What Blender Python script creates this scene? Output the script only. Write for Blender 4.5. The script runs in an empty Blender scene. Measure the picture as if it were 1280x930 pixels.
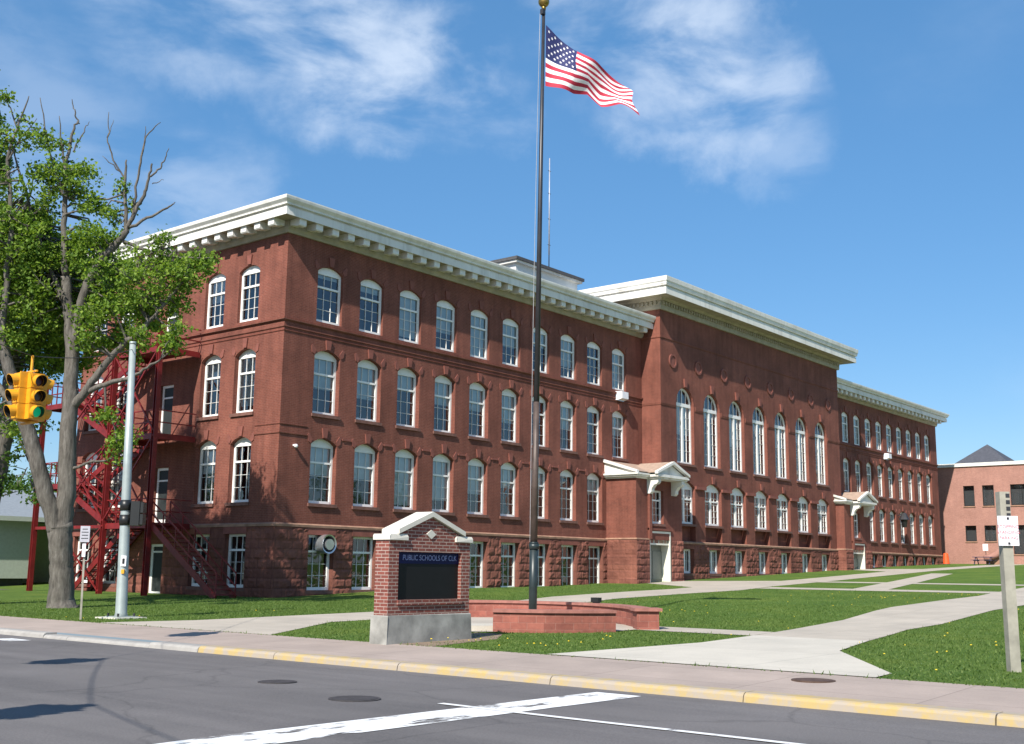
import bpy, math, random
import numpy as np
from mathutils import Vector, Matrix
from mathutils.geometry import normal as _pn
random.seed(7); np.random.seed(7)
SC = bpy.context.scene
COL = SC.collection
R = math.radians

# ------------------------------------------------------------------ camera
YAW, PITCH, ROLL = .6830, .1717, .0122
CAM = Vector((-31.5058, -38.5688, 1.3574))
fwd = Vector((math.cos(YAW)*math.cos(PITCH), math.sin(YAW)*math.cos(PITCH), math.sin(PITCH)))
rgt = Vector((math.sin(YAW), -math.cos(YAW), 0))
upv = rgt.cross(fwd)
cr, sr = math.cos(ROLL), math.sin(ROLL)
rgt, upv = rgt*cr + upv*sr, upv*cr - rgt*sr
cd = bpy.data.cameras.new('camera'); cam = bpy.data.objects.new('camera', cd); COL.objects.link(cam)
cd.sensor_width = 36; cd.lens = 36*1417.39/1280; cd.clip_start = .1; cd.clip_end = 3000
cam.matrix_world = Matrix(((rgt.x, upv.x, -fwd.x, CAM.x), (rgt.y, upv.y, -fwd.y, CAM.y), (rgt.z, upv.z, -fwd.z, CAM.z), (0, 0, 0, 1)))
SC.camera = cam

# ------------------------------------------------------------------ light and sky
SUN_DIR = Vector((1.08, .295, -1.0)).normalized()          # the way the light travels
elev = math.asin(-SUN_DIR.z)
sl = bpy.data.lights.new('sun', 'SUN'); sl.energy = 5.0; sl.angle = R(.53); sl.color = (1, .94, .845)
so = bpy.data.objects.new('sun', sl); COL.objects.link(so); so.location = (-40, -20, 60)
so.rotation_euler = (-SUN_DIR).to_track_quat('Z', 'Y').to_euler()
W = bpy.data.worlds.new('World'); SC.world = W; W.use_nodes = True
nt = W.node_tree; nt.nodes.clear()
def N(nt, typ, **kw):
    n = nt.nodes.new(typ)
    for k, v in kw.items():
        if k.startswith('i_'):
            n.inputs[k[2:].replace('_', ' ')].default_value = v
        elif k.startswith('n_'):
            n.inputs[int(k[2:])].default_value = v
        else:
            setattr(n, k, v)
    return n
def L(nt, a, b): nt.links.new(a, b)
sky = N(nt, 'ShaderNodeTexSky', sky_type='NISHITA', sun_disc=False, sun_elevation=elev,
        sun_rotation=math.atan2(-SUN_DIR.x, -SUN_DIR.y), altitude=200, air_density=1.0, dust_density=.6, ozone_density=2.2)
tc = N(nt, 'ShaderNodeTexCoord')
hs = N(nt, 'ShaderNodeHueSaturation', i_Saturation=1.24, i_Value=1.28)
L(nt, sky.outputs[0], hs.inputs['Color'])
flat = N(nt, 'ShaderNodeMix', data_type='RGBA', n_0=.42); L(nt, hs.outputs[0], flat.inputs[6]); flat.inputs[7].default_value = (1.25, 3.35, 6.5, 1)   # an even clear blue laid over the model sky
# clouds: soft masks round a few sky directions, broken up by noise
BLOBS = [((.469, .767, .437), 4.5, .45), ((.505, .742, .44), 4.5, .6), ((.545, .713, .44), 5, .8), ((.590, .682, .430), 5.5, .95), ((.635, .650, .417), 5.5, .95),
         ((.672, .615, .408), 4.5, .75), ((.69, .60, .39), 3.5, .5), ((.743, .488, .47), 5.5, .65), ((.775, .47, .44), 5, .6), ((.793, .450, .415), 5, .85), ((.820, .415, .398), 4, .7), ((.845, .40, .38), 4, .4),
         ((.551, .781, .285), 5, .45), ((.42, .85, .33), 8, .3), ((-.5, -.7, .45), 30, .5), ((.3, -.9, .4), 25, .5)]
wn_ = N(nt, 'ShaderNodeTexNoise', i_Scale=4.5, i_Detail=8, i_Roughness=.62); L(nt, tc.outputs['Generated'], wn_.inputs['Vector'])
ws = N(nt, 'ShaderNodeVectorMath', operation='SUBTRACT'); ws.inputs[1].default_value = (.5, .5, .5); L(nt, wn_.outputs['Color'], ws.inputs[0])
wm_ = N(nt, 'ShaderNodeVectorMath', operation='SCALE'); wm_.inputs['Scale'].default_value = .20; L(nt, ws.outputs[0], wm_.inputs[0])
wa = N(nt, 'ShaderNodeVectorMath', operation='ADD'); L(nt, tc.outputs['Generated'], wa.inputs[0]); L(nt, wm_.outputs[0], wa.inputs[1])
wd = N(nt, 'ShaderNodeVectorMath', operation='NORMALIZE'); L(nt, wa.outputs[0], wd.inputs[0])
acc = None
for (d, rad, amt) in BLOBS:
    d = Vector(d).normalized()
    dp = N(nt, 'ShaderNodeVectorMath', operation='DOT_PRODUCT'); dp.inputs[1].default_value = d
    L(nt, wd.outputs[0], dp.inputs[0])
    mr = N(nt, 'ShaderNodeMapRange', interpolation_type='SMOOTHSTEP')
    mr.inputs[1].default_value = math.cos(R(rad)); mr.inputs[2].default_value = math.cos(R(rad*.05)); mr.inputs[3].default_value = 0; mr.inputs[4].default_value = amt
    L(nt, dp.outputs['Value'], mr.inputs[0])
    if acc is None: acc = mr.outputs[0]
    else:
        ad = N(nt, 'ShaderNodeMath', operation='MAXIMUM'); L(nt, acc, ad.inputs[0]); L(nt, mr.outputs[0], ad.inputs[1]); acc = ad.outputs[0]
mp = N(nt, 'ShaderNodeMapping'); mp.inputs['Scale'].default_value = (1, 1, 2.2); L(nt, tc.outputs['Generated'], mp.inputs[0])
no = N(nt, 'ShaderNodeTexNoise', i_Scale=7.5, i_Detail=9, i_Roughness=.56, i_Distortion=.25); L(nt, mp.outputs[0], no.inputs['Vector'])
no2 = N(nt, 'ShaderNodeTexNoise', i_Scale=2.5, i_Detail=7, i_Roughness=.6); L(nt, mp.outputs[0], no2.inputs['Vector'])
nm = N(nt, 'ShaderNodeMapRange', interpolation_type='SMOOTHSTEP'); nm.inputs[1].default_value = .34; nm.inputs[2].default_value = .63; L(nt, no.outputs[0], nm.inputs[0])
mu = N(nt, 'ShaderNodeMath', operation='MULTIPLY'); L(nt, acc, mu.inputs[0]); L(nt, nm.outputs[0], mu.inputs[1])
thin = N(nt, 'ShaderNodeMapRange', interpolation_type='SMOOTHSTEP'); thin.inputs[1].default_value = .5; thin.inputs[2].default_value = .85; thin.inputs[4].default_value = .14; L(nt, no2.outputs[0], thin.inputs[0])
mx = N(nt, 'ShaderNodeMath', operation='MAXIMUM'); L(nt, mu.outputs[0], mx.inputs[0]); L(nt, thin.outputs[0], mx.inputs[1])
ad = N(nt, 'ShaderNodeMath', operation='MULTIPLY', use_clamp=True); ad.inputs[1].default_value = .70; L(nt, mx.outputs[0], ad.inputs[0])
mixc = N(nt, 'ShaderNodeMix', data_type='RGBA'); L(nt, ad.outputs[0], mixc.inputs[0]); L(nt, flat.outputs[2], mixc.inputs[6]); mixc.inputs[7].default_value = (7.6, 8.5, 9.8, 1)
bg = N(nt, 'ShaderNodeBackground', i_Strength=.078); L(nt, mixc.outputs[2], bg.inputs['Color'])
wo = N(nt, 'ShaderNodeOutputWorld'); L(nt, bg.outputs[0], wo.inputs[0])
vs = SC.view_settings; vs.view_transform = 'Standard'; vs.look = 'None'; vs.exposure = .6; vs.gamma = 1; vs.use_curve_mapping = False

# ------------------------------------------------------------------ materials
def mat(name):
    m = bpy.data.materials.new(name); m.use_nodes = True
    nt = m.node_tree; b = nt.nodes['Principled BSDF']
    return m, nt, b
def ramp(nt, fac, stops):
    r = N(nt, 'ShaderNodeValToRGB'); e = r.color_ramp.elements
    while len(e) < len(stops): e.new(.5)
    for el, (p, c) in zip(e, stops): el.position = p; el.color = (*c, 1) if len(c) == 3 else c
    L(nt, fac, r.inputs[0]); return r.outputs[0]
def mixrgb(nt, fac, a, b, mode='MIX'):
    n = N(nt, 'ShaderNodeMix', data_type='RGBA', blend_type=mode)
    for i, v in ((0, fac), (6, a), (7, b)):
        if hasattr(v, 'is_output'): L(nt, v, n.inputs[i])
        elif isinstance(v, (int, float)): n.inputs[i].default_value = v
        else: n.inputs[i].default_value = (*v, 1)
    return n.outputs[2]
def noise(nt, vec, scale, detail=6, rough=.6, dist=0):
    n = N(nt, 'ShaderNodeTexNoise', i_Scale=scale, i_Detail=detail, i_Roughness=rough, i_Distortion=dist); L(nt, vec, n.inputs['Vector']); return n.outputs[0]
def mapping(nt, vec, scale):
    n = N(nt, 'ShaderNodeMapping'); n.inputs['Scale'].default_value = scale; L(nt, vec, n.inputs[0]); return n.outputs[0]
def bump(nt, b, h, strength=.4, dist=.02):
    n = N(nt, 'ShaderNodeBump', i_Strength=strength, i_Distance=dist); L(nt, h, n.inputs['Height']); L(nt, n.outputs[0], b.inputs['Normal'])
def uvv(nt): return N(nt, 'ShaderNodeTexCoord').outputs['UV']
def objv(nt): return N(nt, 'ShaderNodeTexCoord').outputs['Object']

def plain(name, c, rough=.6, metal=0, var=.12, scale=6, bumps=0, spec=.5):
    m, nt, b = mat(name); v = objv(nt)
    n = noise(nt, v, scale, 7)
    c0 = tuple(x*(1-var) for x in c); c1 = tuple(min(1, x*(1+var)) for x in c)
    L(nt, ramp(nt, n, [(.3, c0), (.7, c1)]), b.inputs['Base Color'])
    b.inputs['Roughness'].default_value = rough; b.inputs['Metallic'].default_value = metal
    b.inputs['Specular IOR Level'].default_value = spec
    if bumps: bump(nt, b, noise(nt, v, scale*4, 5), bumps, .01)
    return m
def brick(name, c1, c2, mortar, bw=.22, bh=.075, ms=.008, var=.35, stain=.5, bstr=.25, msm=.3):
    m, nt, b = mat(name); v = uvv(nt)
    t = N(nt, 'ShaderNodeTexBrick', i_Scale=1.0, i_Mortar_Size=ms, i_Mortar_Smooth=msm, i_Bias=0.0, i_Brick_Width=bw, i_Row_Height=bh)
    L(nt, v, t.inputs['Vector'])
    t.inputs['Color1'].default_value = (*c1, 1); t.inputs['Color2'].default_value = (*c2, 1); t.inputs['Mortar'].default_value = (*mortar, 1)
    n1 = noise(nt, mapping(nt, v, (.35, .35, .35)), 1.2, 8, .62)
    n2 = noise(nt, mapping(nt, v, (2.6, .22, 1)), 1.0, 6, .6)      # vertical streaks
    n3 = noise(nt, v, 9, 4, .7)
    k = ramp(nt, n1, [(.28, (1-var,)*3), (.72, (1+var*.7,)*3)])
    col = mixrgb(nt, 1.0, t.outputs[0], k, 'MULTIPLY')
    k2 = ramp(nt, n2, [(.35, (1-stain*.45, 1-stain*.45, 1-stain*.42)), (.6, (1, 1, 1))])
    col = mixrgb(nt, 1.0, col, k2, 'MULTIPLY')
    k3 = ramp(nt, n3, [(.3, (.84, .84, .86)), (.7, (1.13, 1.12, 1.1))])
    col = mixrgb(nt, 1.0, col, k3, 'MULTIPLY')
    L(nt, col, b.inputs['Base Color']); b.inputs['Roughness'].default_value = .85; b.inputs['Specular IOR Level'].default_value = .25
    inv = N(nt, 'ShaderNodeMath', operation='SUBTRACT'); inv.inputs[0].default_value = 1; L(nt, t.outputs['Fac'], inv.inputs[1])
    bump(nt, b, inv.outputs[0], bstr, .01)
    return m
M = {}
M['brick'] = brick('red_brick', (.222, .072, .049), (.184, .060, .042), (.24, .115, .088))
M['sand'] = brick('red_sandstone', (.245, .096, .068), (.19, .072, .053), (.15, .062, .048), bw=.95, bh=.42, ms=.014, var=.5, stain=.4, bstr=.5)
M['trim'] = plain('sandstone_trim', (.205, .068, .050), .85, var=.2, scale=3, bumps=.2)
M['sillstone'] = plain('sill_stone', (.16, .075, .058), .85, var=.25, scale=5, bumps=.2)
M['band'] = plain('band_stone', (.30, .17, .115), .85, var=.3, scale=2.5, bumps=.2)
def mk_white():
    m, nt, b = mat('weathered_white_paint'); v = objv(nt)
    n1 = noise(nt, mapping(nt, v, (1.6, 1.6, .18)), 1.0, 8, .65); n2 = noise(nt, v, .5, 6)
    c = ramp(nt, n1, [(.28, (.54, .525, .48)), (.50, (.72, .71, .675)), (.75, (.75, .745, .715))])
    c = mixrgb(nt, 1, c, ramp(nt, n2, [(.3, (.88, .87, .85)), (.65, (1.02, 1.02, 1.02))]), 'MULTIPLY')
    L(nt, c, b.inputs['Base Color']); b.inputs['Roughness'].default_value = .65; b.inputs['Specular IOR Level'].default_value = .3; return m
M['white'] = mk_white()
M['soffit'] = plain('beige_soffit', (.34, .305, .23), .7, var=.2, scale=2)  # soffit, frieze and dentils in a darker beige than the white cornice
M['frame'] = plain('white_window_paint', (.82, .81, .78), .45, var=.05, scale=4)
M['blind'] = plain('window_blind', (.78, .82, .83), .8, var=.08, scale=1.2)
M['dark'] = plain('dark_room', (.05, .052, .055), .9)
M['cream'] = plain('cream_paint', (.72, .70, .60), .6, var=.06, scale=3)
M['doorp'] = plain('grey_green_door', (.17, .185, .16), .5, var=.1)
M['tan'] = plain('weathered_roofing', (.36, .26, .20), .8, var=.2, scale=4)
M['roof'] = plain('dark_roofing', (.07, .07, .075), .9, var=.2)
M['paleside'] = plain('pale_siding', (.62, .64, .64), .7, var=.06)
M['redsteel'] = plain('red_painted_steel', (.165, .011, .011), .5, var=.3, scale=3)
M['galv'] = plain('galvanised_steel', (.33, .375, .365), .42, .25, var=.12, scale=3)
M['rustpole'] = plain('weathered_pole_paint', (.085, .06, .05), .5, .2, var=.5, scale=2.2)
M['darkpole'] = plain('dark_green_pole_paint', (.02, .03, .032), .4, .1, var=.3, scale=3)
M['steelpole'] = plain('brushed_pole', (.035, .035, .04), .4, .2, var=.35, scale=1.3)
M['gold'] = plain('gold_ball', (.32, .22, .06), .35, .8, var=.2)
M['black'] = plain('black_housing', (.012, .013, .013), .4, var=.2)
M['yellow'] = plain('signal_yellow', (.66, .31, .012), .5, var=.15, scale=5)
M['lensr'] = plain('dark_red_lens', (.05, .008, .006), .25)
M['lensy'] = plain('dark_amber_lens', (.06, .025, .004), .25)
M['rope'] = plain('grey_rope', (.35, .35, .36), .8)
M['wood'] = plain('grey_weathered_wood', (.29, .275, .23), .9, var=.25, scale=3, bumps=.3)
M['signwhite'] = plain('sign_white', (.78, .76, .80), .5, var=.04)
M['signback'] = plain('sign_grey_metal', (.40, .40, .44), .45, .2, var=.12)
M['redink'] = plain('red_lettering', (.48, .13, .17), .6)
M['bronze'] = plain('manhole_iron', (.10, .06, .042), .7, .3, var=.3, scale=9, bumps=.4)
M['alu'] = plain('shiny_duct', (.55, .57, .6), .28, .8, var=.1)
M['signbrick'] = brick('sign_brick', (.24, .075, .056), (.165, .052, .042), (.38, .29, .25), bw=.205, bh=.067, ms=.0085, var=.2, stain=.15, bstr=.5, msm=.1)
M['block'] = brick('planter_block', (.33, .115, .085), (.25, .085, .065), (.36, .17, .135), bw=.33, bh=.15, ms=.006, var=.5, stain=.3, bstr=.7)
M['cap'] = plain('planter_cap', (.30, .125, .10), .85, var=.22, scale=5, bumps=.3)
M['conc'] = plain('aged_concrete', (.25, .245, .225), .9, var=.42, scale=2.0, bumps=.3)
M['limestone'] = plain('white_coping', (.60, .57, .50), .8, var=.08, scale=5, bumps=.15)
M['screen'] = plain('black_display', (.010, .010, .011), .45, var=.1, spec=.2)
M['doorglass'] = plain('glass_dark_reflection', (.03, .036, .036), .45, spec=.2)  # shaded reflection of the door panes put into an opaque dark colour
M['navy'] = plain('navy_panel', (.006, .008, .055), .5, var=.1, spec=.2)
M['letter'] = plain('pale_blue_letter', (.22, .25, .44), .5, var=.05)
M['annex'] = brick('annex_brick', (.40, .205, .165), (.35, .175, .14), (.32, .2, .16), bw=.22, bh=.08, var=.2, stain=.15)
M['slate'] = plain('slate_roof', (.06, .062, .075), .7, var=.2, scale=3)
M['greenside'] = plain('green_siding', (.42, .47, .40), .8, var=.08)
M['greyroof'] = plain('grey_roof_sheet', (.22, .245, .27), .6, var=.12)
M['orange'] = plain('orange_plastic', (.75, .10, .02), .5)
M['darkblue'] = plain('dark_blue_paint', (.03, .035, .08), .5)
M['blue'] = plain('blue_enamel', (.03, .10, .35), .5)
M['bark'] = None

def mk_bark():
    m, nt, b = mat('grey_bark'); v = objv(nt)
    n = noise(nt, mapping(nt, v, (6, 6, 1.2)), 1.6, 9, .7); n2 = noise(nt, v, .9, 5)
    c = ramp(nt, n, [(.3, (.045, .038, .032)), (.55, (.135, .122, .105)), (.75, (.22, .205, .185))])
    c = mixrgb(nt, .5, c, ramp(nt, n2, [(.35, (.5, .5, .47)), (.65, (1.15, 1.15, 1.15))]), 'MULTIPLY')
    L(nt, c, b.inputs['Base Color']); b.inputs['Roughness'].default_value = .9; bump(nt, b, n, .9, .05)
    return m
M['bark'] = mk_bark()
def mk_leaf(name, ca, cb, cc):
    m, nt, b = mat(name)
    g = N(nt, 'ShaderNodeNewGeometry')
    col = ramp(nt, g.outputs['Random Per Island'], [(0, ca), (.5, cb), (1, cc)])
    L(nt, col, b.inputs['Base Color']); b.inputs['Roughness'].default_value = .6; b.inputs['Specular IOR Level'].default_value = .25
    tr = N(nt, 'ShaderNodeBsdfTranslucent'); L(nt, mixrgb(nt, 1, col, (1.5, 1.5, .7), 'MULTIPLY'), tr.inputs[0])
    ms = N(nt, 'ShaderNodeMixShader', n_0=.42); L(nt, b.outputs[0], ms.inputs[1]); L(nt, tr.outputs[0], ms.inputs[2])
    L(nt, ms.outputs[0], nt.nodes['Material Output'].inputs[0])
    return m
M['leaf'] = mk_leaf('spring_leaf', (.07, .14, .02), (.15, .25, .035), (.27, .37, .06))
M['leafdark'] = mk_leaf('green_leaf', (.045, .10, .02), (.085, .165, .03), (.14, .23, .04))
M['blade'] = mk_leaf('grass_blade', (.075, .135, .028), (.11, .18, .04), (.185, .245, .075))

def mk_glass():
    m, nt, b = mat('window_glass'); nt.nodes.remove(b)
    v = objv(nt)
    tr = N(nt, 'ShaderNodeBsdfTransparent'); tr.inputs[0].default_value = (.90, .94, .95, 1)
    gl = N(nt, 'ShaderNodeBsdfGlossy', i_Roughness=.02); gl.inputs[0].default_value = (.95, .97, 1, 1)
    bp = N(nt, 'ShaderNodeBump', i_Strength=.16, i_Distance=.05); L(nt, noise(nt, v, 1.1, 2, .5), bp.inputs['Height']); L(nt, bp.outputs[0], gl.inputs['Normal'])
    fr = N(nt, 'ShaderNodeFresnel', i_IOR=2.05)
    ms = N(nt, 'ShaderNodeMixShader'); L(nt, fr.outputs[0], ms.inputs[0]); L(nt, tr.outputs[0], ms.inputs[1]); L(nt, gl.outputs[0], ms.inputs[2])
    L(nt, ms.outputs[0], nt.nodes['Material Output'].inputs[0]); return m
M['glass'] = mk_glass()
def mk_emit(name, c, s):
    m, nt, b = mat(name); b.inputs['Base Color'].default_value = (*c, 1); b.inputs['Emission Color'].default_value = (*c, 1); b.inputs['Emission Strength'].default_value = s; return m
M['green'] = mk_emit('green_signal_lamp', (.0, .28, .12), .45)
def mk_road():
    m, nt, b = mat('asphalt'); v = objv(nt)
    n1 = noise(nt, v, 45, 4, .7); n2 = noise(nt, v, .35, 6, .6); n3 = noise(nt, mapping(nt, v, (1.6, .10, 1)), 1, 5, .6)
    c = ramp(nt, n1, [(.3, (.088, .081, .080)), (.7, (.156, .145, .142))])
    c = mixrgb(nt, 1, c, ramp(nt, n2, [(.3, (.82, .82, .82)), (.7, (1.14, 1.13, 1.13))]), 'MULTIPLY')
    c = mixrgb(nt, 1, c, ramp(nt, n3, [(.35, (.86, .86, .87)), (.6, (1.06, 1.06, 1.06))]), 'MULTIPLY')
    vo = N(nt, 'ShaderNodeTexVoronoi', feature='DISTANCE_TO_EDGE', i_Scale=.24)
    dv = N(nt, 'ShaderNodeVectorMath', operation='ADD'); nz = N(nt, 'ShaderNodeTexNoise', i_Scale=.8, i_Detail=5); L(nt, v, nz.inputs['Vector'])
    L(nt, v, dv.inputs[0]); L(nt, nz.outputs['Color'], dv.inputs[1]); L(nt, dv.outputs[0], vo.inputs['Vector'])
    cr = ramp(nt, vo.outputs['Distance'], [(0, (.78, .78, .78)), (.005, (.85, .85, .85)), (.010, (1, 1, 1))])
    c = mixrgb(nt, 1, c, cr, 'MULTIPLY')
    L(nt, c, b.inputs['Base Color']); b.inputs['Roughness'].default_value = .85; bump(nt, b, n1, .35, .01); return m
M['road'] = mk_road()
def mk_conc(name, c, joint=1.5, jx=1.5, warm=.12):
    m, nt, b = mat(name); v = objv(nt)
    t = N(nt, 'ShaderNodeTexBrick', offset=0, i_Scale=1, i_Mortar_Size=.012, i_Mortar_Smooth=.4, i_Brick_Width=jx, i_Row_Height=joint); L(nt, v, t.inputs['Vector'])
    t.inputs['Color1'].default_value = (*c, 1); t.inputs['Color2'].default_value = (*[x*.93 for x in c], 1); t.inputs['Mortar'].default_value = (*[x*.66 for x in c], 1)
    n1 = noise(nt, v, .7, 8, .65); n2 = noise(nt, v, 30, 4, .7)
    col = mixrgb(nt, 1, t.outputs[0], ramp(nt, n1, [(.3, (1-warm*1.3,)*3), (.7, (1+warm, 1+warm*.9, 1+warm*.85))]), 'MULTIPLY')
    col = mixrgb(nt, 1, col, ramp(nt, n2, [(.3, (.93,)*3), (.7, (1.06,)*3)]), 'MULTIPLY')
    L(nt, col, b.inputs['Base Color']); b.inputs['Roughness'].default_value = .9; bump(nt, b, n2, .2, .01); return m
M['walk'] = mk_conc('pinkish_pavement', (.345, .28, .242), 2.4, 1.45)
M['path'] = mk_conc('concrete_path', (.41, .365, .305), 1.6, 1.6)
M['newpath'] = mk_conc('pale_new_concrete', (.49, .455, .39), 3.0, 3.0, .08)
def mk_worn(name, c, lo, hi, scale, base=None):
    m, nt, b = mat(name); v = objv(nt)
    n = noise(nt, mapping(nt, v, (.45, 1.5, 1)) if base is None else v, scale, 9, .66); n2 = noise(nt, v, 1.1, 4)
    f = ramp(nt, n, [(lo, (0, 0, 0)), (hi, (1, 1, 1))])
    b.inputs['Roughness'].default_value = .8
    if base is None:
        b.inputs['Base Color'].default_value = (*c, 1)
        tr = N(nt, 'ShaderNodeBsdfTransparent'); ms = N(nt, 'ShaderNodeMixShader'); L(nt, f, ms.inputs[0]); L(nt, tr.outputs[0], ms.inputs[1]); L(nt, b.outputs[0], ms.inputs[2])
        L(nt, ms.outputs[0], nt.nodes['Material Output'].inputs[0])
    else:
        L(nt, mixrgb(nt, f, base, c), b.inputs['Base Color']); bump(nt, b, n, .3, .02)
    return m
M['paint'] = mk_worn('worn_road_paint', (.70, .70, .70), .41, .48, 2.6)
M['thinpaint'] = mk_worn('road_line_paint', (.66, .66, .66), .30, .42, 5)
M['kerb'] = mk_worn('yellow_kerb_paint', (.40, .295, .12), .44, .60, 3.6, (.33, .28, .225))
M['kerbplain'] = mk_worn('bare_kerb_concrete', (.36, .345, .32), .3, .7, 3, (.25, .235, .22))
def mk_lawn():
    m, nt, b = mat('lawn_turf'); v = objv(nt)
    n1 = noise(nt, v, .35, 7, .6); n2 = noise(nt, v, 6, 7, .75); n3 = noise(nt, v, 38, 4, .8)
    c = ramp(nt, n2, [(.25, (.062, .112, .024)), (.5, (.098, .165, .034)), (.75, (.155, .215, .06))])
    c = mixrgb(nt, 1, c, ramp(nt, n1, [(.3, (.72, .82, .78)), (.5, (1, 1, 1)), (.72, (1.45, 1.2, 1.1))]), 'MULTIPLY')
    c = mixrgb(nt, 1, c, ramp(nt, n3, [(.3, (.6, .62, .6)), (.7, (1.3, 1.28, 1.2))]), 'MULTIPLY')
    L(nt, c, b.inputs['Base Color']); b.inputs['Roughness'].default_value = .95; b.inputs['Specular IOR Level'].default_value = .1
    bump(nt, b, n3, .8, .05); return m
M['lawn'] = mk_lawn()
M['soil'] = plain('bare_soil', (.20, .145, .10), .95, var=.3, scale=4, bumps=.5)
M['dand'] = plain('dandelion_yellow', (.72, .52, .02), .7, var=.1)
M['flagred'] = plain('flag_red', (.42, .02, .05), .75, var=.06)
M['flagwhite'] = plain('flag_white', (.80, .79, .80), .75, var=.04)
M['flagblue'] = plain('flag_blue', (.014, .02, .10), .75, var=.06)

# ------------------------------------------------------------------ mesh helpers
class MB:
    def __init__(s): s.v = []; s.f = []; s.m = []
    def poly(s, pts, m=0):
        k = len(s.v); s.v += [tuple(p) for p in pts]; s.f.append(tuple(range(k, k+len(pts)))); s.m.append(m)
    def box(s, x0, x1, y0, y1, z0, z1, m=0):
        k = len(s.v)
        s.v += [(x0, y0, z0), (x1, y0, z0), (x1, y1, z0), (x0, y1, z0), (x0, y0, z1), (x1, y0, z1), (x1, y1, z1), (x0, y1, z1)]
        for q in ((0, 3, 2, 1), (4, 5, 6, 7), (0, 1, 5, 4), (1, 2, 6, 5), (2, 3, 7, 6), (3, 0, 4, 7)): s.f.append(tuple(k+i for i in q)); s.m.append(m)
    def obox(s, c, ax, ay, az, m=0):          # box from centre and three half axes
        k = len(s.v); c, ax, ay, az = map(Vector, (c, ax, ay, az))
        for sx, sy, sz in ((-1, -1, -1), (1, -1, -1), (1, 1, -1), (-1, 1, -1), (-1, -1, 1), (1, -1, 1), (1, 1, 1), (-1, 1, 1)): s.v.append(tuple(c+ax*sx+ay*sy+az*sz))
        for q in ((0, 3, 2, 1), (4, 5, 6, 7), (0, 1, 5, 4), (1, 2, 6, 5), (2, 3, 7, 6), (3, 0, 4, 7)): s.f.append(tuple(k+i for i in q)); s.m.append(m)
    def beam(s, p, q, w, h=None, m=0):        # rectangular bar from p to q
        p, q = Vector(p), Vector(q); d = q-p; h = h or w; c = (p+q)/2; d2 = d/2; d = d.normalized()
        a = d.cross(Vector((0, 0, 1)))
        if a.length < .01: a = Vector((1, 0, 0))
        a.normalize(); b = a.cross(d)
        s.obox(c, a*w/2, d2, b*h/2, m)
    def tube(s, pts, rad, n=10, m=0, cap=True):
        pts = [Vector(p) for p in pts]; rings = []
        ref = Vector((.3, .9, .2))
        for i, p in enumerate(pts):
            d = (pts[min(i+1, len(pts)-1)]-pts[max(i-1, 0)]).normalized()
            a = d.cross(ref)
            if a.length < .05: a = d.cross(Vector((1, 0, 0)))
            a.normalize(); b = d.cross(a); r = rad[i] if isinstance(rad, (list, tuple)) else rad
            k = len(s.v); s.v += [tuple(p+a*r*math.cos(2*math.pi*j/n)+b*r*math.sin(2*math.pi*j/n)) for j in range(n)]; rings.append(k)
        for k0, k1 in zip(rings, rings[1:]):
            for j in range(n): s.f.append((k0+j, k0+(j+1) % n, k1+(j+1) % n, k1+j)); s.m.append(m)
        if cap:
            s.f.append(tuple(rings[0]+j for j in range(n))[::-1]); s.m.append(m); s.f.append(tuple(rings[-1]+j for j in range(n))); s.m.append(m)
    def prism(s, pts, off, m=0):              # closed polygon pts swept by vector off
        off = Vector(off); k = len(s.v); n = len(pts)
        s.v += [tuple(p) for p in pts]+[tuple(Vector(p)+off) for p in pts]
        s.f.append(tuple(range(k, k+n))[::-1]); s.m.append(m); s.f.append(tuple(range(k+n, k+2*n))); s.m.append(m)
        for j in range(n): s.f.append((k+j, k+(j+1) % n, k+n+(j+1) % n, k+n+j)); s.m.append(m)
    def sweep(s, path, prof, m=0):            # profile (outward, z) along an XY path (outward = right-hand side), mitred
        P = [Vector((p[0], p[1])) for p in path]; n = len(P); rows = []
        for i in range(n):
            ns = []
            if i > 0: d = (P[i]-P[i-1]).normalized(); ns.append(Vector((d.y, -d.x)))
            if i < n-1: d = (P[i+1]-P[i]).normalized(); ns.append(Vector((d.y, -d.x)))
            o = ns[0] if len(ns) == 1 else (ns[0]+ns[1])/(1+ns[0].dot(ns[1]))
            k = len(s.v); s.v += [(P[i].x+o.x*a, P[i].y+o.y*a, z) for a, z in prof]; rows.append(k)
        q = len(prof)
        for k0, k1 in zip(rows, rows[1:]):
            for j in range(q-1): s.f.append((k0+j, k1+j, k1+j+1, k0+j+1)); s.m.append(m)
        for k in (rows[0], rows[-1]): s.f.append(tuple(k+j for j in range(q))); s.m.append(m)
    def sphere(s, c, r, n=12, m=0, sq=1):
        c = Vector(c); k = len(s.v); h = n//2
        for i in range(h+1):
            t = math.pi*i/h
            for j in range(n): s.v.append((c.x+r*math.sin(t)*math.cos(2*math.pi*j/n), c.y+r*math.sin(t)*math.sin(2*math.pi*j/n), c.z+r*sq*math.cos(t)))
        for i in range(h):
            for j in range(n): s.f.append((k+i*n+j, k+(i+1)*n+j, k+(i+1)*n+(j+1) % n, k+i*n+(j+1) % n)); s.m.append(m)
    def mesh(s, name, mats, smooth=False):
        me = bpy.data.meshes.new(name); me.from_pydata(s.v, [], s.f)
        if not isinstance(mats, (list, tuple)): mats = [mats]
        for x in mats: me.materials.append(x)
        if len(mats) > 1: me.polygons.foreach_set('material_index', s.m)
        if smooth: me.polygons.foreach_set('use_smooth', [True]*len(me.polygons))
        me.update()
        uv = me.uv_layers.new(name='UVMap'); nl = len(me.loops)
        co = np.empty(len(me.vertices)*3); me.vertices.foreach_get('co', co); co = co.reshape(-1, 3)
        li = np.empty(nl, dtype=np.int64); me.loops.foreach_get('vertex_index', li)
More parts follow.
